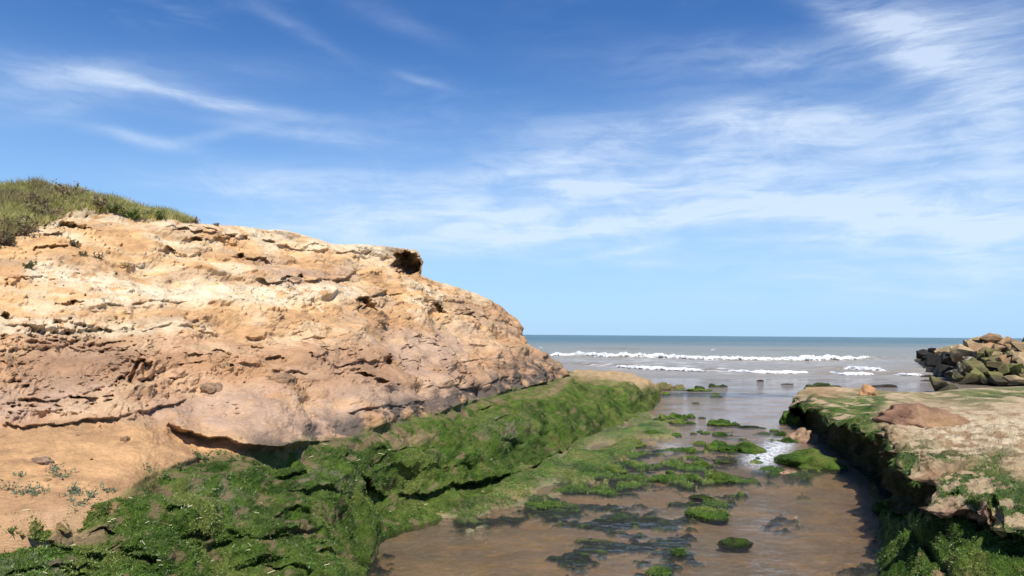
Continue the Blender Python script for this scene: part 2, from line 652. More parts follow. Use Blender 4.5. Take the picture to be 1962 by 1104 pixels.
# ------------------------------------------------------------------ CLIFF
FOOT = lerp_poly([(-330, 1015), (0, 992), (100, 984), (200, 962), (250, 944), (300, 917), (380, 888), (450, 882), (520, 874), (600, 852), (680, 840),
                  (760, 815), (830, 800), (900, 775), (980, 750), (1040, 737), (1075, 724), (1090, 718)])
TOP = lerp_poly([(-330, 345), (-100, 352), (0, 360), (60, 358), (110, 366), (140, 370), (250, 394), (320, 412), (366, 427), (400, 431), (470, 435), (570, 444), (600, 455),
                 (634, 467), (700, 470), (760, 474), (801, 480), (807, 529), (850, 543), (900, 557), (925, 570), (950, 582), (975, 599), (990, 612), (998, 632),
                 (1006, 655), (1040, 678), (1060, 688), (1075, 703), (1084, 716), (1090, 717)])
DTOP = lerp_poly([(-330, 11.5), (0, 13.3), (200, 14.3), (370, 15), (600, 17.5), (800, 21), (850, 22.3), (950, 24.6), (1000, 26.0), (1075, 27.6), (1090, 28)])
NC, NR = 900, 430
cx = np.concatenate([np.linspace(-800, 0, 110, endpoint=False), np.linspace(0, 1090, NC - 110)])
tt = np.linspace(0, 1, NR)
PX = np.broadcast_to(cx, (NR, NC)).copy()
T = np.broadcast_to(tt[:, None], (NR, NC))
PY = FOOT(PX) + (TOP(PX) - FOOT(PX)) * T
foot_d = (1.3 - EYE) / np.minimum(ray(cx, FOOT(cx))[1], -1e-3)
wr = smooth(150, 650, PX)
TOPS = lerp_poly([(-330, 345), (-100, 352), (0, 360), (140, 370), (250, 394), (366, 427), (470, 438), (570, 450), (680, 475), (760, 500), (820, 528), (850, 543), (900, 557), (950, 582), (990, 612), (998, 632), (1006, 655),
                  (1040, 678), (1060, 688), (1075, 703), (1084, 716), (1090, 717)])
TS = (FOOT(PX) - PY) / np.maximum(FOOT(PX) - TOPS(PX), 1)
GL = np.interp(TS, [0, .3, .42, .6, .8, 1, 1.2], [0, .25, .31, .50, .74, 1, 1.12])
GR = np.interp(TS, [0, .25, .5, .75, 1, 1.2], [0, .12, .38, .68, 1, 1.06])
Gt = GL * (1 - wr) + GR * wr
D = foot_d[None] + (DTOP(cx) - foot_d)[None] * Gt
P0 = at_d(PX, PY, D)
# ledges and hollows read off the photograph, as offsets towards the viewer
pn = fbm(np.stack([PX / 18, PY / 12, PX * 0], -1), 1.0, 3, .5, 5)
pxw = PX + 9 * fbm(np.stack([PX / 40, PY / 25, PX * 0 + 3], -1), 1.0, 3, .5, 8)
pyw = PY + 6 * fbm(np.stack([PX / 35, PY / 22, PX * 0 + 9], -1), 1.0, 3, .5, 9)
off = np.zeros(PX.shape, np.float32)
for pts, up, dn, wu, wd in [
    ([(315, 812), (360, 834), (420, 845), (450, 856), (545, 868), (600, 862), (650, 854)], .27, .26, 48, 12),
    ([(560, 866), (640, 856), (700, 840), (760, 812)], .16, .25, 26, 10),
    ([(0, 815), (100, 812), (210, 806), (260, 800)], .14, .14, 28, 16),
    ([(-100, 780), (0, 772), (60, 757), (130, 760), (200, 764)], .10, .12, 22, 8),
    ([(220, 800), (270, 790), (330, 772), (372, 757)], .12, .12, 15, 8),
    ([(0, 612), (60, 630), (100, 637), (200, 630), (330, 632), (430, 640)], .07, .13, 10, 7),
    ([(60, 610), (140, 620), (230, 628)], .05, .10, 6, 5),
    ([(150, 598), (260, 580), (330, 575), (420, 578)], .07, .14, 14, 12),
    ([(430, 494), (470, 492), (510, 497), (545, 500)], .10, .22, 18, 6),
    ([(480, 540), (560, 546), (600, 541), (660, 533), (692, 519)], .22, .28, 26, 8),
    ([(300, 477), (350, 486), (400, 480)], .06, .18, 12, 7),
    ([(330, 447), (440, 452), (560, 470), (640, 484), (750, 498)], .14, .12, 14, 8),
    ([(300, 438), (400, 442), (480, 452), (570, 460)], .07, .08, 6, 5),
    ([(60, 440), (120, 438), (175, 444)], .10, .28, 16, 6),
    ([(60, 477), (100, 479), (130, 477)], .06, .12, 10, 5),
    ([(0, 535), (40, 533), (60, 545)], .06, .12, 8, 5),
    ([(660, 586), (700, 597), (735, 590)], .06, .12, 14, 6),
    ([(700, 560), (740, 570), (768, 562)], .10, .16, 10, 6),
    ([(790, 598), (830, 594), (865, 600), (905, 604)], .10, .20, 15, 8),
    ([(880, 588), (920, 586), (960, 590)], .06, .10, 8, 5),
    ([(900, 610), (950, 616), (1000, 634)], .15, .25, 22, 12),
    ([(470, 640), (500, 642), (530, 638)], .07, .14, 12, 5),
    ([(460, 664), (500, 663), (530, 665)], .06, .12, 10, 5),
    ([(440, 700), (490, 703), (530, 712), (560, 708)], .09, .16, 14, 6),
    ([(520, 716), (560, 712), (600, 720)], .08, .15, 10, 6),
    ([(620, 722), (670, 712), (690, 700)], .10, .22, 14, 8),
    ([(580, 690), (640, 700), (700, 690), (760, 700)], .12, .14, 20, 9),
    ([(640, 790), (700, 786), (760, 778), (830, 765)], .10, .10, 20, 9),
    ([(820, 740), (880, 745), (940, 735), (985, 712)], .16, .16, 24, 12),
    ([(880, 690), (940, 684), (1000, 690)], .10, .10, 16, 9),
    ([(960, 660), (1010, 672), (1050, 690)], .10, .12, 12, 9),
    ([(570, 650), (680, 640), (780, 645), (880, 655)], .08, .06, 18, 10),
    ([(140, 705), (200, 690), (250, 690)], -.05, .05, 14, 8),
]:
    off += ledge(pxw, pyw, pts, up, dn, wu, wd)
for (x, y, rx, ry, d) in [
    (779, 505, 25, 25, 2.6), (690, 581, 14, 10, .75), (707, 591, 18, 7, .55), (742, 566, 20, 6, .40), (836, 597, 24, 11, .80), (893, 608, 14, 9, .60),
    (370, 467, 15, 5, .30), (330, 481, 17, 6, .34), (462, 492, 10, 6, .35), (503, 495, 22, 4, .25), (552, 539, 22, 6, .40), (572, 535, 6, 7, .3), (140, 437, 32, 8, .40),
    (100, 455, 18, 5, .2), (100, 478, 28, 4, .2), (345, 444, 12, 4, .25), (372, 450, 12, 4, .2), (402, 443, 14, 4, .25), (440, 452, 12, 3, .2), (515, 461, 14, 5, .25),
    (330, 448, 8, 4, .2), (470, 456, 8, 3, .2), (700, 718, 20, 7, .40), (745, 692, 14, 10, .40), (722, 737, 13, 8, .35), (253, 716, 6, 26, .35), (150, 762, 14, 4, .2), (200, 764, 10, 3, .15),
    (130, 690, 120, 46, .62), (90, 797, 62, 16, .20), (275, 708, 14, 10, .25), (360, 690, 14, 7, .25), (640, 690, 40, 20, .2), (810, 690, 30, 40, .25), (890, 650, 10, 34, .22),
    (420, 470, 40, 10, .18), (15, 604, 10, 8, .25), (130, 586, 24, 6, .2), (400, 540, 60, 16, .12), (300, 600, 80, 14, .15), (560, 600, 90, 14, .12), (60, 545, 40, 14, .15),
    (500, 760, 60, 10, .12), (405, 690, 25, 9, .18), (430, 706, 12, 4, .2), (600, 470, 20, 5, .15), (700, 486, 12, 4, .18), (880, 715, 20, 20, .2), (790, 700, 16, 16, .2), (520, 690, 14, 5, .2),
]:
    off += pit(pxw if rx > 14 else PX, pyw if rx > 14 else PY, x, y, rx, ry, d, pn)
dirs = P0 - np.array((0, 0, EYE))
dirs = dirs / np.linalg.norm(dirs, axis=-1, keepdims=True)
fade = smooth(0, .03, T)
P1 = P0 - dirs * (off * fade)[..., None]
# free relief: beds, lumps, flakes
OUT = np.array((.80, -.42, .42))
OUT = OUT / np.linalg.norm(OUT)
wz = P1[..., 2] + .28 * fbm(P1, (.5, .5, .5), 3, .5, 21) - .012 * P1[..., 1]
patchy = smooth(-.25, .35, fbm(P1, .45, 3, .5, 33))
edge_in = 1 - smooth(.965, 1.0, T) * .75
apron = poly_mask([[(-330, 820), (0, 818), (200, 808), (318, 818), (440, 856), (565, 880), (480, 890), (300, 925), (200, 968), (0, 1000), (-330, 1020)]], 10)(PX, PY)
slabm = poly_mask([[(-330, 735), (0, 742), (120, 725), (250, 742), (300, 765), (420, 752), (540, 745), (700, 735), (850, 740), (960, 715), (985, 722), (840, 775), (720, 795), (650, 830), (560, 858), (440, 845),
                    (320, 812), (200, 803), (0, 812), (-330, 820)], [(470, 515), (520, 500), (600, 500), (690, 514), (680, 532), (560, 543), (480, 532)],
                   [(700, 640), (800, 622), (905, 625), (905, 700), (860, 735), (780, 720), (740, 680)]], 9)(PX, PY)
rough = (1 - .75 * apron) * (1 - .55 * slabm)


def beds(zz, step, seed):
    s = zz / step
    k = np.floor(s)
    fr = s - k
    q = np.stack([P1[..., 0] * .55, P1[..., 1] * .55, k * 7.31], -1)
    r0 = pnoise(q, seed) + .5 * pnoise(q * 2.7, seed + 1)
    q[..., 2] += 7.31
    r1 = pnoise(q, seed) + .5 * pnoise(q * 2.7, seed + 1)
    return r0 + (r1 - r0) * smooth(.78, 1.0, fr)


rel = .17 * beds(wz, .42, 41) * patchy + .10 * beds(wz + .1, .17, 47) * (1.15 - patchy)
rel = rel * rough * .85
rel += .26 * fbm(P1, (.7, .7, 1.2), 3, .5, 51) * (1 - .6 * apron)
rg = fbm(P1, (2.2, 2.2, 4.2), 4, .55, 61, True)
rel += .042 * rg * rough
fl = fbm(P1, (7, 7, 11), 3, .6, 71)
rel += (.018 * fl + .030 * np.maximum(fl - .12, 0) * 3 * smooth(-.1, .4, fbm(P1, 1.3, 2, .5, 73))) * rough
rel += .010 * fbm(P1, 18, 2, .6, 77)
P1 = P1 + OUT * (rel * edge_in * fade)[..., None]
# colours of the rock itself
nA = fbm(P1, (.9, .9, 2.2), 4, .55, 81)
nB = fbm(P1, (3.5, 3.5, 7), 4, .6, 87)
base = np.broadcast_to(np.array((.65, .395, .185), np.float32), P1.shape).copy()
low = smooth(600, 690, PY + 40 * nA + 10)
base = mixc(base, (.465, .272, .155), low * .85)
base = mixc(base, (.66, .50, .31), smooth(.0, .5, nA + .25 * nB) * (1 - .7 * low))
base = mixc(base, (.47, .265, .12), smooth(.05, .5, -nA + .3 * nB) * .6)
band = fbm(np.stack([P1[..., 0] * .22, P1[..., 1] * .22, wz * 2.6], -1), 1.0, 4, .6, 83)
base = mixc(base, (.68, .52, .32), smooth(.08, .4, band) * .55 * (1 - .6 * low))
base = mixc(base, (.40, .225, .115), smooth(.08, .42, -band) * .55)
cream = poly_mask([[(0, 600), (60, 612), (200, 618), (420, 628), (420, 640), (200, 640), (60, 642), (0, 632)], [(120, 600), (230, 560), (420, 545), (700, 548), (700, 575), (430, 582), (250, 590)],
                   [(330, 424), (470, 430), (580, 440), (640, 464), (800, 472), (806, 492), (760, 490), (640, 482), (560, 462), (430, 446), (330, 440)],
                   [(110, 400), (220, 405), (330, 425), (330, 440), (200, 425), (110, 412)], [(60, 500), (200, 520), (330, 540), (330, 560), (180, 560), (40, 540)]], 8)(PX, PY)
base = mixc(base, (.70, .575, .39), cream * smooth(-.25, .35, nB + .3))
lilac = slabm * smooth(-.45, .25, fbm(P1, (1.2, 1.2, 2.4), 4, .6, 93) + .15)
base = mixc(base, (.44, .295, .205), lilac * .8)
base = mixc(base, mixc(np.broadcast_to(np.array((.56, .325, .15), np.float32), P1.shape).copy(), (.42, .24, .115), smooth(-.15, .4, nA + .5 * nB)), apron * .9)
browns = poly_mask([[(20, 690), (110, 640), (200, 650), (250, 690), (240, 730), (120, 735), (20, 730)], [(560, 680), (700, 660), (790, 700), (770, 750), (640, 740), (560, 720)], [(840, 560), (930, 575), (1000, 620), (1000, 645), (900, 620)],
                    [(960, 650), (1040, 680), (1080, 715), (1040, 740), (900, 755), (880, 720), (960, 700)]], 14)(PX, PY)
base = mixc(base, (.34, .205, .125), browns * .7)
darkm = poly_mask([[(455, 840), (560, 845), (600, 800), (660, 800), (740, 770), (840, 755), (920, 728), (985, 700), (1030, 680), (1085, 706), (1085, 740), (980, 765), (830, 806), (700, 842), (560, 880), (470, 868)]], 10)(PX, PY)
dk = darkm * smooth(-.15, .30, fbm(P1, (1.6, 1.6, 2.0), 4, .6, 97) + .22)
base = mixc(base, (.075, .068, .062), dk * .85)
wetl = (1 - smooth(0.0, .045, T)) * smooth(200, 420, PX)
base = mixc(base, (.10, .075, .05), wetl * .7)
mossy = (1 - smooth(.0, .05, T + .03 * nA)) * (.5 + .5 * smooth(-.1, .2, nB)) * smooth(160, 300, PX) * .8
grass_m = poly_mask([[(-330, 300), (120, 300), (380, 425), (366, 432), (280, 424), (220, 412), (135, 402), (110, 425), (40, 448), (0, 470), (-330, 520)]], 5)(PX, PY)
base = mixc(base, (.20, .155, .085), grass_m * .85)
base = mixc(base, moss_colour(P1), mossy)
# below the foot and behind the crest
und = np.stack([P1[0] + np.array((.05, -.05, -.35)), P1[0] + np.array((-.1, .1, -1.4))], 0)[::-1]
back = []
rightside = smooth(790, 830, cx)[:, None]
for k, (dback, dz_l, dz_r) in enumerate([(.15, .0, -.05), (.5, .03, -.25), (1.2, .06, -.7), (2.6, .10, -1.6), (6.0, .2, -3.5), (14.0, .3, -7.0)]):
    d = np.array((-.35, .94, 0)) * dback
    z = dz_l * (1 - rightside) + dz_r * rightside
    b_ = P1[-1] + d + np.array((0, 0, 1.0)) * z
    b_ = b_ + np.array((0, 0, 1.0)) * (.06 * fbm(b_, 1.2, 3, .5, 101))[:, None]
    back.append(b_)
back = np.stack(back, 0)
CP = np.concatenate([und, P1, back], 0)
CCol = np.concatenate([base[:1], base[:1], base] + [base[-1:]] * len(back), 0)
CM = np.concatenate([mossy[:1], mossy[:1], mossy] + [mossy[-1:] * 0] * len(back), 0)
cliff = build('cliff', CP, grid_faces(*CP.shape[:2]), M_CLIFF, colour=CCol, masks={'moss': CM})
tag(cliff, 'layered tan and orange sandstone cliff sloping down to the sea', None, None, 'structure')
CLIFF_P, CLIFF_PX, CLIFF_PY, CLIFF_N = P1, PX, PY, grid_normals(P1)
CLIFF_GRASS = grass_m
CLIFF_C = base

# ------------------------------------------------------------------ LEFT BANK, overgrown with algae
BCTRL = [(x, float(FOOT(x)), 1.3) for x in (-300, -100, 0, 100, 200, 300, 400, 520, 600, 680, 760, 830, 900, 980, 1040)] + [
    (1075, 724, 1.27), (0, 1040, 1.08), (0, 1104, 1.0), (-200, 1060, 1.12), (-200, 1200, 1.0), (0, 1200, .85), (200, 1000, 1.15), (200, 1080, .95), (200, 1200, .7), (300, 1040, 1.0),
    (400, 1104, .74), (400, 1000, 1.0), (400, 940, 1.15), (400, 1200, .5), (480, 1080, .60), (520, 1000, .85), (520, 940, 1.0), (520, 900, 1.15), (560, 1104, .52),
    (650, 1104, .33), (650, 1030, .52), (650, 960, .74), (650, 900, 1.05), (600, 1200, .3), (722, 1030, .13), (705, 1104, .10), (700, 1000, .38), (690, 950, .66), (700, 905, .92), (700, 870, 1.12),
    (800, 950, .33), (800, 985, .18), (850, 988, .11), (800, 930, .46), (800, 880, .86), (800, 850, 1.05), (900, 932, .2), (900, 900, .42), (900, 860, .76), (900, 830, .95), (900, 800, 1.15),
    (930, 945, .12), (1000, 905, .13), (1000, 870, .4), (1000, 830, .75), (1000, 790, 1.05), (1000, 762, 1.2), (1100, 850, .10), (1100, 800, .65), (1100, 760, 1.0), (1100, 735, 1.15), (1100, 715, 1.22),
    (1180, 816, .08), (1180, 780, .5), (1180, 750, .88), (1180, 730, 1.08), (1180, 714, 1.12), (1240, 790, .06), (1240, 765, .38), (1240, 745, .74), (1240, 730, .85), (1266, 770, .04), (1266, 750, .3), (1266, 738, .5)]
HB = rbf(BCTRL, 22)
BTOP = lerp_poly([(-330, 960), (0, 940), (200, 925), (300, 895), (380, 865), (520, 850), (600, 828), (700, 808), (830, 775), (900, 752), (980, 728), (1040, 716), (1078, 713), (1130, 709), (1200, 717), (1245, 730), (1268, 741)])
BLOW = lerp_poly([(-330, 1240), (640, 1240), (690, 1150), (712, 1062), (724, 1030), (800, 1006), (870, 988), (915, 962), (935, 946), (1000, 910), (1100, 856), (1180, 820), (1232, 797), (1254, 780), (1262, 765), (1268, 745)])
NBc, NBr = 870, 330
bx = np.concatenate([np.linspace(-800, 0, 110, endpoint=False), np.linspace(0, 1268, NBc - 110)])
bt = np.linspace(0, 1, NBr)
PX = np.broadcast_to(bx, (NBr, NBc)).copy()
T = np.broadcast_to(bt[:, None], (NBr, NBc))
PY = BTOP(PX) + (BLOW(PX) - BTOP(PX)) * T
Z = np.clip(HB(PX, PY), -.1, 1.36)
foot_y = np.where(PX < 1078, FOOT(np.minimum(PX, 1078)), 0)
Z = np.where(PY < foot_y, np.minimum(Z, 1.3), Z)
P = at_z(PX, PY, Z)
pxw = PX + 10 * fbm(np.stack([PX / 45, PY / 25, PX * 0 + 3], -1), 1.0, 3, .5, 108)
pyw = PY + 8 * fbm(np.stack([PX / 40, PY / 22, PX * 0 + 9], -1), 1.0, 3, .5, 109)
off = np.zeros(PX.shape, np.float32)
for pts, up, dn, wu, wd in [
    ([(-200, 990), (0, 1002), (60, 1015), (110, 1028), (180, 1055), (240, 1070), (330, 1066)], .16, .34, 20, 14),
    ([(110, 995), (140, 1006), (175, 1000)], .07, .12, 9, 5),
    ([(200, 1045), (250, 1035), (300, 1040)], .06, .12, 10, 6),
    ([(330, 1030), (370, 1018), (420, 1016)], .08, .14, 12, 6),
    ([(360, 1046), (380, 1035), (425, 1030)], .06, .12, 10, 5),
    ([(420, 985), (440, 1010), (500, 1028), (560, 1020), (620, 1012), (650, 1000)], .08, .12, 18, 12),
    ([(540, 944), (590, 950), (640, 948), (690, 950)], .07, .18, 14, 9),
    ([(520, 910), (560, 915), (600, 900), (640, 885), (690, 850)], .08, .16, 16, 9),
    ([(690, 905), (720, 930), (770, 943), (830, 940), (880, 928), (950, 916), (1000, 902), (1060, 872), (1100, 850)], .26, .55, 34, 13),
    ([(700, 862), (740, 858), (800, 855), (850, 845), (900, 825), (950, 805), (985, 798)], .09, .14, 15, 7),
    ([(690, 888), (720, 885), (765, 866)], .06, .12, 10, 6),
    ([(790, 908), (830, 900), (870, 905)], .05, .09, 9, 6),
    ([(900, 782), (930, 785), (985, 760), (1030, 742)], .08, .16, 12, 8),
    ([(1010, 825), (1050, 822), (1090, 815)], .05, .12, 10, 5),
    ([(480, 1088), (520, 1098), (560, 1090), (600, 1104)], .10, .30, 24, 18),
    ([(500, 1030), (600, 1034), (700, 1022)], .05, .09, 18, 10),
    ([(1060, 765), (1100, 770), (1150, 762)], .06, .10, 16, 10),
    ([(1110, 800), (1160, 790), (1200, 780)], .06, .10, 16, 10),
    ([(-200, 1100), (100, 1095), (250, 1110)], .06, .12, 24, 10),
]:
    off += ledge(pxw, pyw, pts, up, dn, wu, wd)
for (x, y, rx, ry, d) in [(500, 1088, 50, 14, .30), (250, 1060, 50, 9, .22), (90, 1028, 40, 8, .18), (380, 1022, 30, 7, .18), (430, 1032, 26, 6, .16), (600, 948, 45, 8, .2), (560, 990, 40, 8, .15), (760, 905, 40, 10, .18), (860, 905, 35, 9, .15),
                          (980, 850, 30, 10, .15), (1060, 800, 26, 10, .15), (1110, 770, 22, 12, .18), (1170, 760, 20, 12, .18), (930, 790, 26, 7, .2), (1040, 745, 24, 5, .18), (330, 990, 26, 6, .14), (200, 1020, 26, 6, .15), (620, 1060, 40, 10, .15), (150, 1090, 40, 8, .15)]:
    off += pit(pxw, pyw, x, y, rx, ry, d)
dirs = P - np.array((0, 0, EYE))
dirs /= np.linalg.norm(dirs, axis=-1, keepdims=True)
buried = smooth(-6, 22, PY - foot_y)
P = P - dirs * (off * buried * .9)[..., None]
BOUT = np.array((.62, -.36, .70))
farw = 1 + .8 * smooth(15, 26, P[..., 1])
att = np.clip((16.0 / np.maximum(P[..., 1], 1)) ** 2, .15, 1)
rel = .25 * fbm(P, (.9, .9, 1.4), 3, .5, 111) + att * .045 * fbm(P, (2.6, 2.6, 3.4), 3, .55, 117, True) + .040 * att * fbm(P, (6, 6, 6), 3, .55, 121) + .018 * att * fbm(P, 19, 2, .6, 127)
gull = fbm(P * np.array((1, 1, .25)), 1.7, 2, .5, 131, True)
rel += .10 * (gull - .2) * smooth(16, 22, P[..., 1])
lowfade = 1 - .6 * smooth(.9, 1.0, T)
P = P + BOUT * (rel * buried * lowfade)[..., None]
nA = fbm(P, (1.0, 1.0, 1.3), 4, .55, 141)
nB = fbm(P, (4.5, 4.5, 5), 4, .6, 147)
col = moss_colour(P)
up_n = np.abs(grid_normals(P)[..., 2])
col = mixc(col, (.175, .205, .045), smooth(.62, .92, up_n + .25 * nB) * .40)      # drier weed on the flat tops
pale = poly_mask([[(-200, 1040), (0, 1030), (120, 1050), (180, 1090), (160, 1140), (-200, 1160)], [(330, 930), (400, 925), (470, 950), (500, 985), (440, 970), (350, 950)], [(560, 900), (640, 890), (690, 905), (680, 945), (560, 935)], [(900, 815), (1000, 800), (1020, 830), (930, 850)]], 16)(PX, PY)
col = mixc(col, MOSS_P, pale * smooth(-.15, .3, nB) * .85)
bare = poly_mask([[(745, 840), (800, 822), (845, 826), (815, 842), (760, 850)], [(755, 852), (775, 846), (765, 864)], [(880, 785), (905, 783), (918, 797), (895, 797)], [(310, 935), (330, 928), (335, 950), (320, 953)],
                  [(375, 958), (400, 958), (390, 972)], [(455, 975), (485, 1000), (475, 1005), (450, 985)], [(660, 872), (690, 868), (690, 885), (665, 888)], [(690, 843), (760, 820), (800, 808), (770, 830), (700, 855)],
                  [(60, 995), (110, 1000), (220, 1010), (200, 1030), (120, 1030), (60, 1020)],
                  [(1085, 715), (1130, 705), (1200, 712), (1255, 728), (1270, 745), (1240, 744), (1180, 736), (1100, 728)], [(1020, 765), (1060, 745), (1080, 722), (1100, 722), (1060, 760)],
                  [(-20, 985), (60, 990), (110, 980), (110, 1000), (-20, 1000)]], 4)(PX, PY)
upper = 1 - smooth(10, 34, PY - foot_y)
bare = np.clip(bare * smooth(-.5, .0, nB + .15 * nA) + smooth(.36, .55, nB + .25 * nA) * .85 + upper * smooth(-.12, .22, nB) * .7, 0, 1)
sandtop = poly_mask([[(1075, 700), (1130, 700), (1200, 708), (1262, 728), (1262, 740), (1230, 742), (1170, 733), (1100, 722)]], 4)(PX, PY)
rockc = mixc(np.broadcast_to(np.array((.40, .27, .15), np.float32), P.shape).copy(), (.22, .15, .085), smooth(-.2, .4, nB))
rockc = mixc(rockc, (.50, .33, .19), sandtop)
rockc = mixc(rockc, (.50, .30, .14), (1 - smooth(180, 300, PX)) * (1 - smooth(15, 40, PY - foot_y)))
bare = np.maximum(bare, sandtop * .95)
col = mixc(col, rockc, bare * .85)
mossb = 1 - bare
olive = smooth(18, 26, P[..., 1]) * smooth(-.2, .3, nA)
col = mixc(col, (.105, .115, .030), olive * mossb * .6)
und = np.stack([P[-1] + np.array((.02, .0, -.12)), P[-1] + np.array((-.1, .1, -.8))], 0)
bk = np.stack([P[0] + np.array((-.3, .9, -.9)), P[0] + np.array((-.08, .25, -.2))], 0)
BP = np.concatenate([bk, P, und], 0)
BC = np.concatenate([col[:1], col[:1], col, col[-1:], col[-1:]], 0)
BM = np.concatenate([mossb[:1], mossb[:1], mossb, mossb[-1:], mossb[-1:]], 0)
bank = build('rock_bank', BP, grid_faces(*BP.shape[:2])[:, ::-1], M_MOSSROCK, colour=BC, masks={'moss': BM})
tag(bank, 'green algae covered rock bank along the foot of the cliff', None, None, 'structure')
BANK = (P, PX, PY, grid_normals(P), mossb)

# ------------------------------------------------------------------ STREAM BED


def water_z(d):
    return np.maximum(.13 - .003 * np.asarray(d, float), 0.0)


NSc, NSr = 980, 330
sx = np.linspace(640, 2150, NSc)
sy = np.concatenate([np.linspace(724, 1130, NSr - 14), np.linspace(1150, 1900, 14)])
PX, PY = np.meshgrid(sx, sy)
P = at_z(PX, PY, .04)
P[..., 2] = water_z(P[..., 1])
wet = P.copy()
nA = fbm(P, (.55, .9, 1), 4, .5, 161)
nB = fbm(P, (2.2, 3.2, 1), 4, .55, 167)
nC = fbm(P, (6.5, 6.5, 1), 3, .55, 171) * np.clip((12.0 / np.maximum(P[..., 1], 1)) ** 2, .05, 1)
BX = PX + 38 * fbm(np.stack([PX / 60, PY / 26, PX * 0], -1), 1, 4, .6, 175)
BY = PY + 20 * fbm(np.stack([PX / 60, PY / 26, PX * 0 + 5], -1), 1, 4, .6, 176)
flat = poly_mask([[(820, 1000), (880, 975), (935, 945), (1000, 902), (1100, 850), (1180, 812), (1240, 792), (1262, 805), (1292, 822), (1285, 842), (1235, 852), (1212, 866), (1218, 880), (1165, 900), (1190, 905), (1172, 915),
                   (1140, 925), (1090, 934), (1010, 962), (960, 980), (900, 1000)],
                  [(1030, 962), (1090, 950), (1080, 965), (1040, 978), (1005, 972)], [(980, 1000), (900, 1020), (930, 1030)]], 13)(BX, BY)
puddle = poly_mask([[(1115, 862), (1150, 846), (1200, 850), (1170, 862), (1125, 872)], [(1075, 905), (1105, 898), (1095, 912)], [(1040, 935), (1095, 930), (1080, 948), (1010, 962)], [(870, 955), (930, 935), (950, 950), (880, 968)],
                    [(1040, 885), (1090, 872), (1085, 888)], [(1000, 905), (1040, 898), (1030, 912)]], 5)(PX, PY)
algae = poly_mask([[(1000, 985), (1090, 925), (1180, 880), (1240, 858), (1300, 862), (1440, 860), (1470, 885), (1420, 925), (1400, 985), (1330, 985), (1290, 940), (1240, 935), (1180, 985), (1090, 1000)],
                   [(1080, 1080), (1110, 1045), (1180, 1012), (1240, 992), (1330, 1000), (1330, 1040), (1320, 1080), (1290, 1110), (1080, 1110)],
                   [(1640, 1060), (1700, 1035), (1700, 1110), (1620, 1110)], [(1040, 1010), (1100, 985), (1200, 975), (1260, 990), (1180, 1015), (1100, 1030)], [(1380, 900), (1480, 890), (1500, 915), (1420, 935)], [(690, 1070), (740, 1085), (790, 1110), (680, 1110)], [(850, 1010), (900, 990), (1010, 985), (1000, 1005), (900, 1020)],
                   [(1360, 825), (1440, 828), (1490, 840), (1470, 852), (1380, 842)], [(1490, 935), (1560, 925), (1580, 940), (1500, 945)], [(1310, 940), (1400, 940), (1420, 960), (1330, 965)],
                   [(1500, 905), (1590, 890), (1600, 905), (1520, 915)], [(1460, 1000), (1520, 990), (1530, 1005), (1470, 1015)]], 9)(BX, BY)
nW = fbm(P, (1.0, 1.35, 1), 5, .58, 173) + .25 * nC
am = smooth(.1, .5, algae) * smooth(-.05, .10, nW + .03 + .30 * (algae - .5))
em = algae * smooth(.22, .33, nW + .30 * nB) * smooth(1010, 930, PY + 60 * nA)
bars = poly_mask([[(1255, 770), (1330, 765), (1340, 775), (1260, 785)], [(1370, 767), (1400, 766), (1402, 773), (1372, 774)], [(1268, 785), (1330, 782), (1330, 792), (1290, 795)], [(1290, 758), (1310, 755), (1300, 765)],
                  [(1490, 830), (1560, 815), (1580, 850), (1530, 852)], [(1495, 890), (1540, 895), (1500, 910)], [(1220, 800), (1260, 770), (1270, 745), (1290, 745), (1250, 790)], [(1230, 862), (1270, 860), (1265, 880), (1230, 880)]], 6)(PX, PY)
depth = .055 + .035 * nA + .018 * nB + .008 * nC
depth = depth + .06 * smooth(1250, 1600, PX) * smooth(860, 960, PY) - .045 * bars
depth = np.maximum(depth, .012 - .02 * bars)
depth = depth * (1 - .5 * am) - am * (.010 + .03 * nC) - em * (.055 + .05 * nC + .03 * nB)
mflat = np.clip(flat * smooth(.25, .6, flat + .45 * nB + .25 * nA) * (1 - puddle * .95), 0, 1)
hump = .12 + .05 * nA + .05 * nB + .03 * nC
depth = depth * (1 - mflat) - mflat * np.maximum(hump, -.01)
depth = depth + .5 * smooth(28, 46, P[..., 1])
P[..., 2] = P[..., 2] - depth
c = np.broadcast_to(np.array((.285, .195, .118), np.float32), P.shape).copy()
c = mixc(c, (.36, .215, .09), smooth(.05, .45, nB - .3 * nA) * .6)
c = mixc(c, (.24, .20, .155), smooth(.1, .5, nA) * .5)
c = mixc(c, np.array((.009, .017, .012), np.float32), am * .97)
c = mixc(c, moss_colour(P, 40), np.maximum(em, am * smooth(.22, .4, nC + .4 * nB) * .5))
mc = mixc(moss_colour(P, 40), np.array((.17, .125, .06), np.float32), smooth(.0, .35, nC + .5 * nB) * .55)
c = mixc(c, mc, mflat)
bed = build('stream_bed', P, grid_faces(*P.shape[:2])[:, ::-1], M_BED, colour=c, masks={'moss': np.clip(am + mflat, 0, 1)})
tag(bed, 'wet brown sand of the stream bed with patches of algae', None, None, 'structure')
BED = (P, PX, PY, mflat)
em_bed = em * (P[..., 2] > water_z(P[..., 1]) + .005)

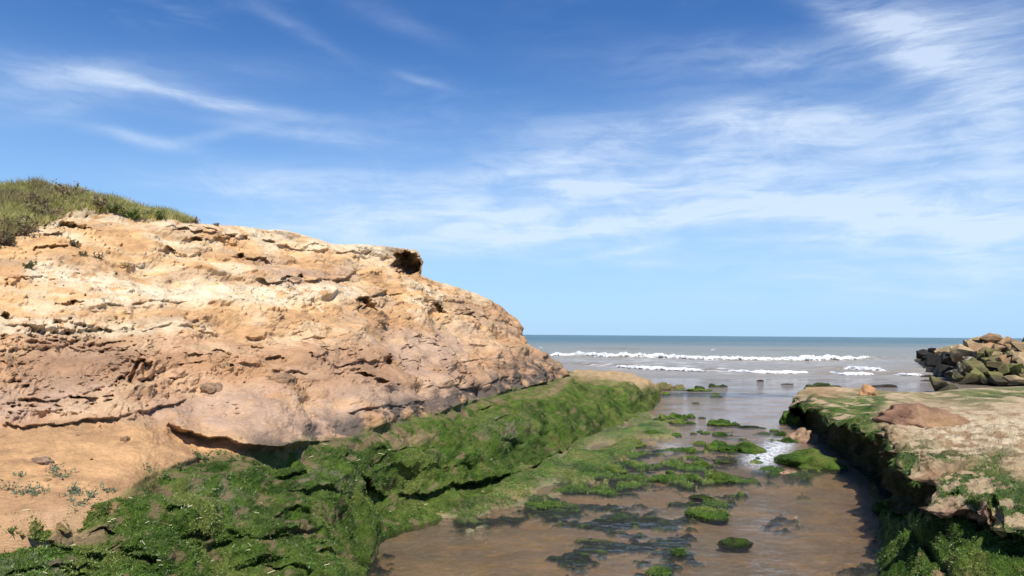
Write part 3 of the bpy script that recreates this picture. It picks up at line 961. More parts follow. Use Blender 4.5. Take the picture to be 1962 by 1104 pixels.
# the water over it
wat = wet
rip = .28 + .22 * smooth(820, 960, PY) + .55 * am + .25 * smooth(-.1, .4, nA)
rapid = poly_mask([[(1415, 885), (1450, 868), (1500, 852), (1520, 858), (1495, 875), (1480, 900), (1440, 895)]], 8)(PX, PY)
rapid2 = poly_mask([[(1440, 815), (1480, 812), (1480, 822), (1445, 822)], [(1465, 840), (1530, 850), (1520, 862), (1460, 858)], [(1260, 858), (1300, 850), (1310, 865), (1270, 868)]], 6)(PX, PY)
rip = np.clip(rip + rapid * .8 + rapid2 * .5, 0, 1)
near = np.clip((11.5 / np.maximum(P[..., 1], 1)) ** 2, 0, 1)
wat[..., 2] += .008 * fbm(P, (1.5, 2.5, 1), 2, .5, 181) * (.3 + am + rapid * 2)
q_ = wat + .15 * np.stack([fbm(P, 1.2, 2, .5, 183), fbm(P, 1.2, 2, .5, 184), 0 * nA], -1)
wat[..., 2] += .0042 * fbm(q_, (3.2, 6.0, 1), 3, .5, 187) * near * (.55 + .9 * am + 1.5 * rapid)
fo = np.clip(rapid * .95 + rapid2 * .45, 0, 1)
tb = .02 + .26 * smooth(950, 780, PY) * smooth(1100, 1400, PX) * .6
water = build('stream_water', wat, grid_faces(*wat.shape[:2])[:, ::-1], M_WATER, masks={'ripple': rip, 'foam': fo, 'turbid': np.clip(tb, 0, 1)})
tag(water, 'shallow rippling stream water running over sand to the sea', None, None, 'structure')

# solid sand everywhere under the shore
gx, gy = np.meshgrid(np.linspace(-70, 70, 60), np.linspace(-40, 60, 50))
G = np.stack([gx, gy, -.75 + .1 * fbm(np.stack([gx, gy, gx * 0], -1), .2, 2, .5, 191)], -1)
ground = build('ground', G, grid_faces(*G.shape[:2]), M_BED, colour=np.broadcast_to(np.array((.30, .22, .15), np.float32), G.shape), masks={'moss': np.zeros(G.shape[:2])})
tag(ground, 'brown beach sand beneath the rocks', None, None, 'structure')

# ------------------------------------------------------------------ RIGHT LEDGE
EDGE = lerp_poly([(1517, 770), (1530, 768), (1545, 772), (1572, 783), (1631, 801), (1681, 824), (1711, 856), (1736, 880), (1763, 905), (1785, 935), (1805, 952), (1841, 963), (1873, 977), (1896, 1000), (1962, 992), (2300, 1005)])
BOT = lerp_poly([(1517, 797), (1535, 806), (1549, 814), (1580, 846), (1615, 876), (1663, 921), (1690, 955), (1720, 985), (1782, 990), (1850, 1004), (1900, 1034), (1962, 1030), (2300, 1060)])
RBACK = lerp_poly([(1517, 766), (1530, 750), (1545, 741), (1600, 741), (1660, 747), (1720, 751), (1780, 752), (1840, 745), (1962, 740), (2300, 735)])
HR = rbf([(1517, 770, .80), (1545, 745, .86), (1660, 748, .86), (1780, 752, .82), (1962, 740, .9), (2300, 735, .9), (1572, 783, 1.0), (1631, 801, 1.10), (1681, 824, 1.17), (1711, 856, 1.20), (1763, 910, 1.22), (1777, 945, 1.15),
          (1841, 963, 1.16), (1896, 1000, 1.15), (1962, 992, 1.2), (2300, 1005, 1.2), (1850, 800, 1.12), (1850, 880, 1.24), (1962, 860, 1.24), (2200, 850, 1.24), (1600, 760, .95), (1720, 770, 1.0), (1900, 930, 1.24)], 25)
HL = rbf([(1690, 955, .08), (1720, 985, .50), (1782, 990, .80), (1850, 1004, .86), (1900, 1034, .80), (1962, 1030, .85), (2300, 1060, .9), (1690, 1010, .12), (1685, 1060, .06), (1685, 1104, .06), (1730, 1030, .45), (1760, 1104, .38),
          (1800, 1060, .55), (1850, 1104, .60), (1900, 1104, .70), (1962, 1104, .72), (2300, 1200, .6), (1700, 1240, .05), (1800, 1240, .3), (1962, 1240, .5)], 18)
nrt, nrf, nrl = 330, 80, 120
rx_ = np.concatenate([np.linspace(1517, 1975, 470, endpoint=False), np.linspace(1975, 2300, 70)])
nrc = len(rx_)
t1 = np.linspace(0, 1, nrt)[:, None]
pyt = RBACK(rx_) + (EDGE(rx_) - RBACK(rx_)) * t1 ** 1.15
pxt = np.broadcast_to(rx_, pyt.shape)
ztop = HR(pxt, pyt)
Pt = at_z(pxt, pyt, ztop)
# hanging face, cut back under the lip
t2 = np.linspace(0, 1, nrf + 1)[1:, None]
pyf = EDGE(rx_) + (BOT(rx_) - EDGE(rx_)) * t2
pxf = np.broadcast_to(rx_, pyf.shape)
de = Pt[-1, :, 1]
zb = np.where(rx_ < 1700, .04, np.clip(HL(rx_, BOT(rx_)), .04, .9))
db = at_z(rx_, BOT(rx_), zb)[:, 1]
db = np.maximum(db, de + .1)
cut = 1.0 * np.sin(np.clip(t2, 0, 1) * math.pi) ** .7 * np.clip((BOT(rx_) - EDGE(rx_)) / 60, 0, 1)
dface = de + (db - de) * t2 ** .6 + cut * 1.25
Pf = at_d(pxf, pyf, dface)
# low tier by the water
t3 = np.linspace(0, 1, nrl + 1)[1:, None]
pyl = BOT(rx_) + (1240 - BOT(rx_)) * t3
pxl = np.broadcast_to(rx_, pyl.shape)
zl = np.where(pxl < 1660, -.15, HL(pxl, pyl))
zl = zl * smooth(1650, 1700, pxl) - .2 * (1 - smooth(1650, 1692, pxl))
Pl = at_z(pxl, pyl, zl)
seam = np.clip(1 - t3 * 6, 0, 1)
Pl = Pl + (Pf[-1:] - Pl[:1]) * seam[..., None] ** 2
P = np.concatenate([Pt, Pf, Pl], 0)
PX = np.concatenate([pxt, pxf, pxl], 0)
PY = np.concatenate([pyt, pyf, pyl], 0)
zone = np.concatenate([np.zeros(nrt), np.ones(nrf), np.full(nrl, 2.0)])[:, None] * np.ones((1, nrc))
pxw = PX + 8 * fbm(np.stack([PX / 40, PY / 25, PX * 0 + 3], -1), 1.0, 3, .5, 208)
pyw = PY + 6 * fbm(np.stack([PX / 40, PY / 22, PX * 0 + 9], -1), 1.0, 3, .5, 209)
off = np.zeros(PX.shape, np.float32)
for pts, up, dn, wu, wd in [
    ([(1800, 938), (1840, 940), (1875, 950)], .06, .16, 10, 8), ([(1700, 838), (1760, 830), (1800, 822), (1850, 812)], .05, .10, 10, 6),
    ([(1930, 936), (1962, 940), (2000, 935)], .05, .12, 8, 6), ([(1850, 890), (1900, 896), (1960, 892)], .03, .08, 8, 5), ([(1740, 880), (1790, 876), (1840, 882)], .03, .05, 8, 5),
    ([(1540, 790), (1575, 792), (1610, 800)], .04, .10, 10, 6), ([(1760, 852), (1830, 846), (1900, 851)], .04, .09, 7, 5), ([(1850, 781), (1900, 786), (1975, 782)], .05, .10, 6, 4), ([(1890, 832), (1940, 826), (2010, 831)], .04, .10, 7, 5), ([(1800, 870), (1860, 866), (1930, 872)], .04, .08, 7, 5), ([(1640, 790), (1690, 781), (1720, 776)], .06, .10, 8, 5), ([(1600, 772), (1650, 768), (1700, 765)], .05, .08, 6, 4), ([(1900, 910), (1950, 903), (2010, 912)], .05, .10, 9, 6), ([(1870, 1010), (1900, 990), (1962, 1015)], .05, .12, 14, 8)]:
    off += ledge(pxw, pyw, pts, up, dn, wu, wd)
for (x, y, rx, ry, d) in [(1690, 1060, 1, 1, 0), (1885, 1000, 20, 24, .25), (1905, 990, 16, 30, .3)]:
    off += pit(pxw, pyw, x, y, rx, ry, d)
# the cleft between the two low mossy tongues
cl_x = np.interp(PY, [985, 1030, 1075, 1104, 1150], [1728, 1750, 1785, 1806, 1830])
off += np.where(zone == 2, -.30 * np.exp(-((PX - cl_x) / 9) ** 2), 0)
dirs = P - np.array((0, 0, EYE))
dirs /= np.linalg.norm(dirs, axis=-1, keepdims=True)
P = P - dirs * off[..., None]
topm = np.concatenate([smooth(0, .05, np.broadcast_to(t1, pyt.shape)), np.ones_like(pyf), np.ones_like(pyl)], 0)
UP = np.where(zone[..., None] == 1, np.array((-.85, -.3, .2)), np.array((-.2, -.25, .95)))
att = np.clip((10.5 / np.maximum(P[..., 1], 1)) ** 2, 0, 1)
rel = .15 * fbm(P, (.8, .8, 1.2), 3, .5, 211) + (.075 * fbm(P, (2.6, 2.6, 5), 3, .55, 217, True) + .035 * fbm(P, 6.5, 3, .55, 221) + .014 * fbm(P, 18, 2, .6, 223)) * att
rel = rel * np.where(zone == 2, 1.1, 1.0)
rel *= np.where((zone == 0) & (PY < 800), .8, 1.0)
P = P + UP * (rel * topm)[..., None]
# ragged lip
lip = np.exp(-((PY - EDGE(PX)) / 12) ** 2)
P = P + np.array((-.6, -.2, .0)) * (lip * .42 * fbm(P, (1.3, 1.3, 1.3), 4, .55, 229))[..., None]
P[..., 2] -= np.where(zone == 0, .16 * np.exp(-(np.maximum(EDGE(PX) - PY, 0) / 16) ** 1.2), .10 * lip) * (.6 + .8 * smooth(-.3, .3, fbm(P, 1.1, 2, .5, 231)))
P = P + np.array((-.8, -.3, .1)) * np.where(zone == 1, .35 * fbm(P, (1.1, 1.1, 1.6), 4, .55, 233), 0)[..., None]
nA = fbm(P, (1.0, .6, 1.3), 3, .55, 241)
nB = fbm(P, (4.5, 4.5, 5), 4, .6, 247) * att + fbm(P, (1.7, .8, 1), 2, .5, 249) * (1 - att) * .9
rc = np.broadcast_to(np.array((.50, .37, .22), np.float32), P.shape).copy()
rc = mixc(rc, (.36, .235, .13), smooth(-.05, .4, nB))
crm = poly_mask([[(1740, 830), (1840, 800), (1962, 790), (2300, 780), (2300, 880), (1962, 880), (1890, 860), (1800, 855)]], 14)(PX, PY)
rc = mixc(rc, (.68, .55, .36), crm * smooth(-.3, .25, nB * -1 + .2 * nA))
rc = mixc(rc, (.42, .255, .14), poly_mask([[(1540, 740), (1580, 736), (1620, 752), (1610, 766), (1560, 765)], [(1770, 900), (1860, 890), (1880, 905), (1820, 915), (1780, 925)]], 6)(PX, PY))
mm = poly_mask([[(1517, 760), (1545, 755), (1620, 758), (1690, 750), (1780, 752), (1840, 748), (1962, 738), (2300, 735), (2300, 765), (1962, 762), (1880, 775), (1830, 768), (1740, 762), (1680, 785), (1690, 830), (1620, 812), (1560, 800), (1517, 800)],
                [(1705, 850), (1760, 846), (1830, 862), (1890, 868), (1900, 880), (1850, 888), (1760, 885), (1740, 900)], [(1820, 910), (1870, 900), (1900, 890), (1962, 930), (2300, 930), (2300, 1010), (1962, 1010), (1890, 1010), (1800, 955), (1790, 930)],
                [(1890, 870), (1930, 862), (1950, 880), (1900, 890)]], 10)(PX, PY)
mm = mm * smooth(-.30, .10, nB + .5 * nA + .05)
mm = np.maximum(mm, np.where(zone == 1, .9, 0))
mm = np.maximum(mm, np.where(zone == 2, smooth(-.75, -.35, -nB - .3 * nA + .05), 0))
pinkl = poly_mask([[(1785, 950), (1830, 946), (1840, 972), (1800, 968)], [(1845, 965), (1885, 960), (1895, 985), (1855, 985)], [(1745, 900), (1762, 905), (1768, 925), (1750, 915)]], 4)(PX, PY)
rc = mixc(rc, (.42, .26, .17), pinkl)
mm = mm * (1 - .95 * pinkl)
mcol = moss_colour(P, 60)
mcol = mixc(mcol, MOSS_P * .8, np.where(zone == 0, smooth(-.1, .4, nB) * .35, 0))
mcol = mixc(mcol, (.012, .020, .006), np.where(zone == 1, .85, 0))  # undercut face: algae colour darkened further, so its shade is partly painted in
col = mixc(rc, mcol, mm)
bkr = np.stack([P[0] + np.array((.3, 1.4, -1.3)), P[0] + np.array((.05, .25, -.25))], 0)
RP = np.concatenate([bkr, P], 0)
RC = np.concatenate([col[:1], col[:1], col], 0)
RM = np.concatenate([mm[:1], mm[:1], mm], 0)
# close the seaward end so that it is solid from the side as well
endc = RP[:, :1] + np.array((.35, .9, -.5))
endc[..., 2] = np.minimum(endc[..., 2], RP[:, :1, 2]) - .1
RP = np.concatenate([endc, RP], 1)
RC = np.concatenate([RC[:, :1], RC], 1)
RM = np.concatenate([RM[:, :1], RM], 1)
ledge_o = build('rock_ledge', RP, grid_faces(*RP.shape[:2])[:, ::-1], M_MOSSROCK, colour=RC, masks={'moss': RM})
tag(ledge_o, 'undercut cream and green rock ledge on the far side of the stream', None, None, 'structure')
LEDGE = (P, PX, PY, grid_normals(P), mm, zone)

# ------------------------------------------------------------------ SEA
sd = 36 * np.exp(np.linspace(0, math.log(15000 / 36), 420))
sd = np.unique(np.concatenate([sd, np.arange(40, 140, .35)]))
spx = np.concatenate([np.linspace(-4200, 900, 60, endpoint=False), np.linspace(900, 2100, 420), np.linspace(2110, 6200, 50)])
DD, SX = np.meshgrid(sd, spx, indexing='ij')
S = np.stack([(SX - 981) / F * DD, DD, np.zeros_like(DD)], -1)


def sea_d(px, py):
    return EYE * F / np.maximum(py - horizon(px), 2.0)


CREST = {
    'far': [(900, 684), (1040, 684), (1100, 682), (1160, 685), (1250, 686), (1350, 690), (1450, 691), (1550, 692), (1640, 690), (1700, 687), (1800, 688)],
    'midleft': [(1080, 698), (1168, 702), (1220, 706), (1290, 709), (1365, 711), (1390, 711), (1450, 716), (1500, 717), (1560, 716), (1620, 718), (1690, 717), (1800, 719)],
    'right': [(1540, 706), (1605, 708), (1660, 711), (1710, 712), (1760, 711), (1810, 710)],
    'swell': [(1100, 670), (1250, 671), (1360, 671), (1500, 672), (1600, 674)],
}
z = .05 * fbm(S, (.10, .35, 1), 3, .55, 251) * smooth(40, 60, DD)
for k, hgt, w in (('far', .45, 1.8), ('midleft', .26, 1.1), ('right', .30, 1.1), ('swell', .42, 3.0)):
    xs = [p[0] for p in CREST[k]]
    yc = np.interp(spx, xs, [p[1] for p in CREST[k]])
    dc = sea_d(spx, yc)[None] + w * .8
    e = smooth(xs[0] - 60, xs[0] + 60, spx) * (1 - smooth(xs[-1] - 60, xs[-1] + 60, spx))
    e = e * (.8 + .5 * fbm(np.stack([spx / 60, spx * 0, spx * 0 + hgt], -1), 1, 2, .5, 257))
    s_ = (DD - dc) / w
    prof = np.where(s_ < 0, np.exp(-(s_ / .7) ** 2), np.exp(-(s_ / 1.8) ** 2))
    z = z + hgt * e[None] * prof
S[..., 2] = z - .004
spy = horizon(SX) + EYE * F / DD
foamm = poly_mask([[(1040, 684), (1690, 690), (1760, 690), (1700, 702), (1500, 704), (1100, 700)], [(1100, 700), (1400, 708), (1400, 716), (1180, 712)], [(1720, 685), (1790, 690), (1810, 712), (1760, 705)],
                   [(1380, 716), (1800, 720), (1800, 726), (1380, 722)], [(1060, 676), (1500, 680), (1500, 686), (1060, 682)]], 6)(SX, spy) * .8
foamm = np.maximum(foamm, poly_mask([[(1340, 729), (1440, 729), (1560, 735), (1560, 738), (1440, 733), (1340, 732)]], 3)(SX, spy) * .8)
sea = build('sea', S, grid_faces(*S.shape[:2])[:, ::-1], M_SEA, masks={'foam': foamm})
tag(sea, 'murky grey-green sea reaching to a teal horizon', None, None, 'structure')


def breaker(name, label, pts, thick, seed, group='breaking waves'):
    xs = [p[0] for p in pts]
    n = int(max(20, (xs[-1] - xs[0]) / 1.6))
    x = np.linspace(xs[0], xs[-1], n)
    y = np.interp(x, xs, [p[1] for p in pts])
    th = np.interp(x, [p[0] for p in thick], [p[1] for p in thick])
    d = sea_d(x, y)
    X = (x - 981) / F * d
    a = np.linspace(0, 1, 15)
    h = th * d / F
    h = h * (.85 + .55 * fbm(np.stack([x / 22, x * 0, x * 0 + seed], -1), 1, 3, .6, 261))
    V = np.zeros((len(a), n, 3))
    for i, t in enumerate(a):
        ph = t * math.pi
        V[i, :, 0] = X
        V[i, :, 1] = d + (1 - math.cos(ph)) * (.55 + h * .9) - .2
        V[i, :, 2] = -.05 + (h + .05) * math.sin(ph) ** .75 + .02
    nn = fbm(V, (2.6, 3.0, 4.0), 4, .6, 271 + seed)
    taper = np.minimum(1, np.minimum(np.arange(n), np.arange(n)[::-1]) / 12.0)
    V[..., 2] += nn * .22 * h * np.sin(a * math.pi)[:, None]
    V[..., 1] -= nn * .8 * h
    V[..., 2] = -.04 + (V[..., 2] + .04) * taper
    body = np.sin(a * math.pi)[:, None] * np.minimum(1, np.minimum(np.arange(n), np.arange(n)[::-1]) / 25.0)[None]
    o = build(name, V, grid_faces(*V.shape[:2])[:, ::-1], M_FOAM, masks={'body': body})
    return tag(o, label, 'wave', group)


breaker('breaking_wave', 'long white breaking wave farthest from the shore, spanning the bay', CREST['far'][1:-2] + [(1688, 687)],
        [(1040, 7), (1090, 6), (1130, 9), (1250, 9), (1330, 8), (1440, 7), (1500, 6), (1550, 11), (1620, 9), (1690, 3)], 1)
breaker('breaking_wave', 'short white breaker nearer the shore, left of the bay centre', [(1168, 703), (1220, 707), (1290, 710), (1365, 712)], [(1168, 4), (1230, 6), (1300, 6), (1365, 3)], 2)
breaker('breaking_wave', 'white breaker nearest the shore in the middle of the bay', [(1386, 711), (1450, 716), (1500, 717), (1566, 715)], [(1386, 2), (1450, 6), (1520, 6), (1566, 2)], 3)
breaker('breaking_wave', 'thin white breaker below the thick one on the right of the bay', [(1572, 715), (1620, 719), (1690, 717)], [(1572, 3), (1620, 5), (1690, 2)], 4)
breaker('breaking_wave', 'thick short white breaker ending in a brown wave face', [(1606, 708), (1660, 711), (1710, 713)], [(1606, 3), (1650, 8), (1710, 8)], 5)
breaker('breaking_wave', 'tiny whitecap far out above the long breaker', [(1360, 671.5), (1379, 672)], [(1360, 2), (1370, 4), (1379, 2)], 6)
breaker('breaking_wave', 'thin line of foam running up beside the wet dark rock', [(1716, 719), (1750, 720), (1782, 719)], [(1716, 2), (1750, 4), (1782, 3)], 7)
breaker('breaking_wave', 'patch of foam at the foot of the black boulders', [(1782, 711), (1795, 712), (1808, 711)], [(1782, 3), (1795, 5), (1808, 3)], 8)
breaker('breaking_wave', 'small fleck of foam between the two long breakers, near the headland', [(1142, 700), (1156, 701)], [(1142, 2), (1149, 4), (1156, 2)], 9)
breaker('breaking_wave', 'faint whitecap far out close to the headland', [(1030, 667), (1043, 667)], [(1030, 2), (1036, 2.5), (1043, 2)], 10)

# ------------------------------------------------------------------ loose things
def ico(sub):
    bm = bmesh.new()
    bmesh.ops.create_icosphere(bm, subdivisions=sub, radius=1.0)
    bm.verts.ensure_lookup_table()
    V = np.array([v.co[:] for v in bm.verts])
    Fc = np.array([[v.index for v in f.verts] for f in bm.faces])
    bm.free()
    return V, Fc


ICO4, ICO5 = ico(4), ico(5)


def put(name, V, Fc, mat, at, label, cat, group=None, colour=None, moss=None, smooth_shade=True, parent=None):
    at = np.asarray(at, float)
    o = build(name, V, Fc if Fc.shape[1] == 4 else None, mat, parent, colour, {'moss': moss} if moss is not None else None, smooth_shade, Fc if Fc.shape[1] == 3 else None)
    o.location = at
    if label:
        tag(o, label, cat, group)
    return o


def tufts(Ppts, Nrm, n, length, width, cols, seed, lean=(0, 0, -.25)):
    """short filaments standing on given points; returns vertices, triangles, colours"""
    rg = np.random.default_rng(seed)
    k = rg.integers(0, len(Ppts), n)
    p = Ppts[k] + rg.normal(0, .008, (n, 3))
    nr = Nrm[k]
    rv = rg.normal(0, 1, (n, 3))
    d = nr * .55 + rv * .55 + np.array(lean)
    d /= np.linalg.norm(d, axis=1, keepdims=True)
    side = np.cross(d, rg.normal(0, 1, (n, 3)))
    side /= np.maximum(np.linalg.norm(side, axis=1, keepdims=True), 1e-6)
    L = length * (.5 + rg.random(n))[:, None]
    w = width * (.6 + .8 * rg.random(n))[:, None]
    a, b, c = p - side * w - nr * .006, p + side * w - nr * .006, p + d * L
    V = np.stack([a, b, c], 1).reshape(-1, 3)
    T = np.arange(n * 3).reshape(-1, 3)
    cc = cols[k] * (.6 + .9 * rg.random((n, 1)))
    pale = rg.random((n, 1)) < .06
    cc = np.where(pale, cc * .4 + np.array((.16, .17, .09)), cc)
    return V, T, np.repeat(cc, 3, 0)


# ---- algae filaments over the bank, the flats and the ledge
def scatter_algae(name, P, N, w, seed, n, length, width, label, csd):
    ok = (w > .5) & (P[..., 1] < 19) & (P[..., 1] > 3.5)
    pts, nr = P[ok], N[ok]
    nr = np.where(nr[:, 2:3] < 0, -nr, nr)
    cl = moss_colour(pts, csd) * 1.15
    V, T, C = tufts(pts, nr, n, length, width, cl, seed)
    o = build(name, V, None, M_ALGAE, colour=C, tris=T, smooth_shade=False)
    return tag(o, label, None, None, 'stuff')


scatter_algae('algae', BANK[0], BANK[3], BANK[4], 5, 120000, .022, .0045, 'short hair-like green algae on the left rock bank', 0)
vis = np.where(LEDGE[5] == 1, 0, LEDGE[4])
scatter_algae('algae', LEDGE[0], LEDGE[3], vis, 6, 50000, .022, .0045, 'short hair-like green algae on the right rock ledge', 60)
bn = grid_normals(BED[0])
scatter_algae('algae', BED[0], bn, np.maximum(BED[3], em_bed), 7, 50000, .026, .005, 'short green algae on the flat rock beside the stream', 40)

eP, eN = LEDGE[0][nrt - 4:nrt + 6], LEDGE[3][nrt - 4:nrt + 6]
sel = np.broadcast_to((rx_ > 1525) & (rx_ < 1765), eP.shape[:2]) & (fbm(eP, (1.5, 1.5, 1), 2, .5, 491) > -.05)
V, T, C = tufts(eP[sel], eN[sel] * 0 + np.array((-.5, -.3, .2)), 14000, .075, .005, moss_colour(eP[sel], 60), 8, (-.15, -.1, -1.1))
o = build('algae', V, None, M_ALGAE, colour=C, tris=T, smooth_shade=False)
tag(o, 'fringe of green algae hanging over the dark undercut of the ledge', None, None, 'stuff')

# ---- mossy rocks standing in the stream: x, lowest y, width, height (photograph pixels), kind, label
STREAM_ROCKS = [
    (1225, 806, 15, 11, 'm', 'small round mossy rock at the left end of the far row of stepping rocks'),
    (1241, 808, 16, 11, 'm', 'small mossy rock second from left in the far row of stepping rocks'),
    (1259, 813, 22, 15, 'm', 'mossy rock merging into the green flat, third in the far row'),
    (1271, 804, 20, 11, 'm', 'rounded mossy rock at the back of the far row, left of the paired rocks'),
    (1279, 810, 15, 8, 'm', 'low mossy rock in front of the rounded rock in the far row'),
    (1294, 802, 24, 11, 'm', 'wide mossy rock at the back of the clustered far row'),
    (1310, 805, 16, 11, 'm', 'mossy rock leaning on the right of the clustered far row'),
    (1300, 813, 27, 13, 'm', 'largest front rock of the clustered far row, mossy and rounded'),
    (1324, 801, 18, 10, 'm', 'lone rounded mossy rock at the right end of the far row'),
    (1320, 812, 21, 6, 'm', 'flat mossy rock trailing right of the clustered far row'),
    (1346, 802, 14, 4, 'd', 'thin dark rock barely breaking the water right of the far row'),
    (1379, 817, 48, 15, 'm', 'long mossy rock in mid stream with a smaller one behind it'),
    (1368, 810, 22, 8, 'm', 'small mossy rock close behind the long mid stream rock'),
    (1408, 816, 20, 9, 'm', 'mossy knob at the right end of the long mid stream rock'),
    (1438, 821, 44, 7, 'd', 'dark wet slab the water slides over, right of the long rock'),
    (1295, 836, 19, 10, 'm', 'mossy rock off the tip of the green flat'),
    (1328, 832, 12, 5, 'm', 'tiny mossy rock alone between the flat and the long rock'),
    (1341, 828, 12, 5, 'm', 'tiny flat mossy rock left of a slightly larger one'),
    (1352, 832, 18, 7, 'm', 'small mossy rock touching a tiny flat one on its left'),
    (1379, 836, 23, 11, 'm', 'rounded mossy rock standing alone below the long rock'),
    (1418, 870, 72, 28, 'm', 'biggest oval mossy rock in mid stream, left of the rapid'),
    (1371, 864, 46, 22, 'm', 'mossy rock touching the left side of the biggest oval rock'),
    (1340, 853, 22, 10, 'm', 'small mossy rock up and left of the oval pair'),
    (1322, 868, 24, 13, 'm', 'small square mossy rock left of the oval pair'),
    (1345, 896, 40, 18, 'm', 'bright oval mossy rock below the biggest oval rock'),
    (1302, 895, 28, 9, 'm', 'low flat mossy rock left of the bright oval rock'),
    (1392, 888, 50, 12, 'd', 'dark half sunk mossy slab beside the white rapid'),
    (1375, 888, 12, 7, 'm', 'tiny mossy knob at the left end of the half sunk slab'),
    (1284, 908, 17, 8, 'm', 'tiny mossy rock above the row of four green rocks'),
    (1266, 924, 40, 19, 'm', 'second of the row of four green rocks across the stream'),
    (1230, 921, 31, 11, 'm', 'leftmost and lowest of the row of four green rocks'),
    (1322, 921, 48, 18, 'm', 'third of the row of four green rocks, slanting up to the right'),
    (1378, 926, 62, 25, 'm', 'rightmost and largest of the row of four green rocks'),
    (1345, 957, 46, 10, 'd', 'dark sunken mossy ridge below the row of four green rocks'),
    (1356, 995, 84, 34, 'm', 'big curved green rock holding a pool, below the row of four'),
    (1262, 1106, 46, 24, 'm', 'mossy rock cut by the bottom of the picture in mid stream'),
    (1302, 1064, 27, 16, 'm', 'small green rock among dark sunken weed near the bottom'),
    (1409, 1047, 64, 19, 'd', 'dark oval rock with a hollow top alone on the sand bed'),
    (1170, 908, 50, 18, 'm', 'mossy hump at the front of the green flat'),
    (1132, 912, 42, 14, 'm', 'mossy hump on the flat between two puddles'),
    (1046, 974, 70, 16, 'm', 'long low green rock at the near edge of the flat'),
    (1210, 858, 60, 22, 'm', 'broad mossy hump at the far corner of the green flat'),
    (1250, 838, 50, 18, 'm', 'mossy hump at the stream tip of the green flat'),
    (1338, 750, 54, 7, 'm', 'long low green rock at the stream mouth'),
    (1341, 746, 20, 8, 'd', 'dark knob on top of the long low rock at the stream mouth'),
    (1367, 742, 21, 7, 'd', 'brown rock right of the long low rock at the stream mouth'),
    (1383, 742, 17, 6, 'd', 'small brown rock ending the line of rocks at the stream mouth'),
    (1275, 757, 19, 7, 'm', 'small mossy rock against the end of the left bank'),
    (1298, 748, 22, 4, 'm', 'flat green rock between the brown outcrop and the stream mouth'),
    (1371, 755, 16, 4, 'm', 'upper of two tiny green rocks in the pale shallows'),
    (1373, 761, 24, 4, 'm', 'lower of two tiny green rocks in the pale shallows'),
    (1334, 773, 14, 4, 'd', 'tiny dark rock on the sand bar in the pale shallows'),
    (1457, 731, 12, 7, 'k', 'small black rock standing in the edge of the sea'),
    (1508, 737, 22, 5, 'k', 'low dark rock in the swash beside the right ledge'),
    (1514, 815, 36, 30, 'm', 'square block of mossy rock at the foot of the ledge tip'),
    (1483, 827, 17, 7, 'm', 'small mossy rock out in the water left of the sandy hump'),
    (1496, 836, 21, 10, 'm', 'mossy rock just left of the sandy hump'),
    (1510, 849, 28, 13, 'm', 'mossy rock below the sandy hump'),
    (1533, 848, 56, 34, 's', 'bare sandy hump between the ledge and the small mossy rocks'),
    (1552, 900, 124, 50, 'm', 'large pointed green rock beside the rapid under the dark ledge'),
    (1513, 908, 40, 9, 's', 'bare sandy rock at the foot of the large pointed green rock'),
    (1695, 985, 42, 34, 'm', 'mossy lump in the shade at the water edge by the low tier'),
    (1267, 748, 60, 14, 'b', 'brown jagged outcrop at the seaward end of the left bank'),
    (1300, 744, 26, 8, 'b', 'small brown rock off the end of the jagged outcrop'),
    (1575, 748, 58, 18, 'g', 'dark green flat topped rock behind the ledge tip'),
    (1665, 757, 34, 20, 'r', 'rounded orange rock on the back edge of the ledge'),
    (1690, 742, 60, 10, 'k', 'flat dark brown rock in the water behind the ledge'),
    (1780, 723, 30, 9, 'k', 'low wet dark rock in the foam beside the breakwater'),
    (1776, 731, 18, 6, 'k', 'small black rock in calm water left of the lone boulder'),
]
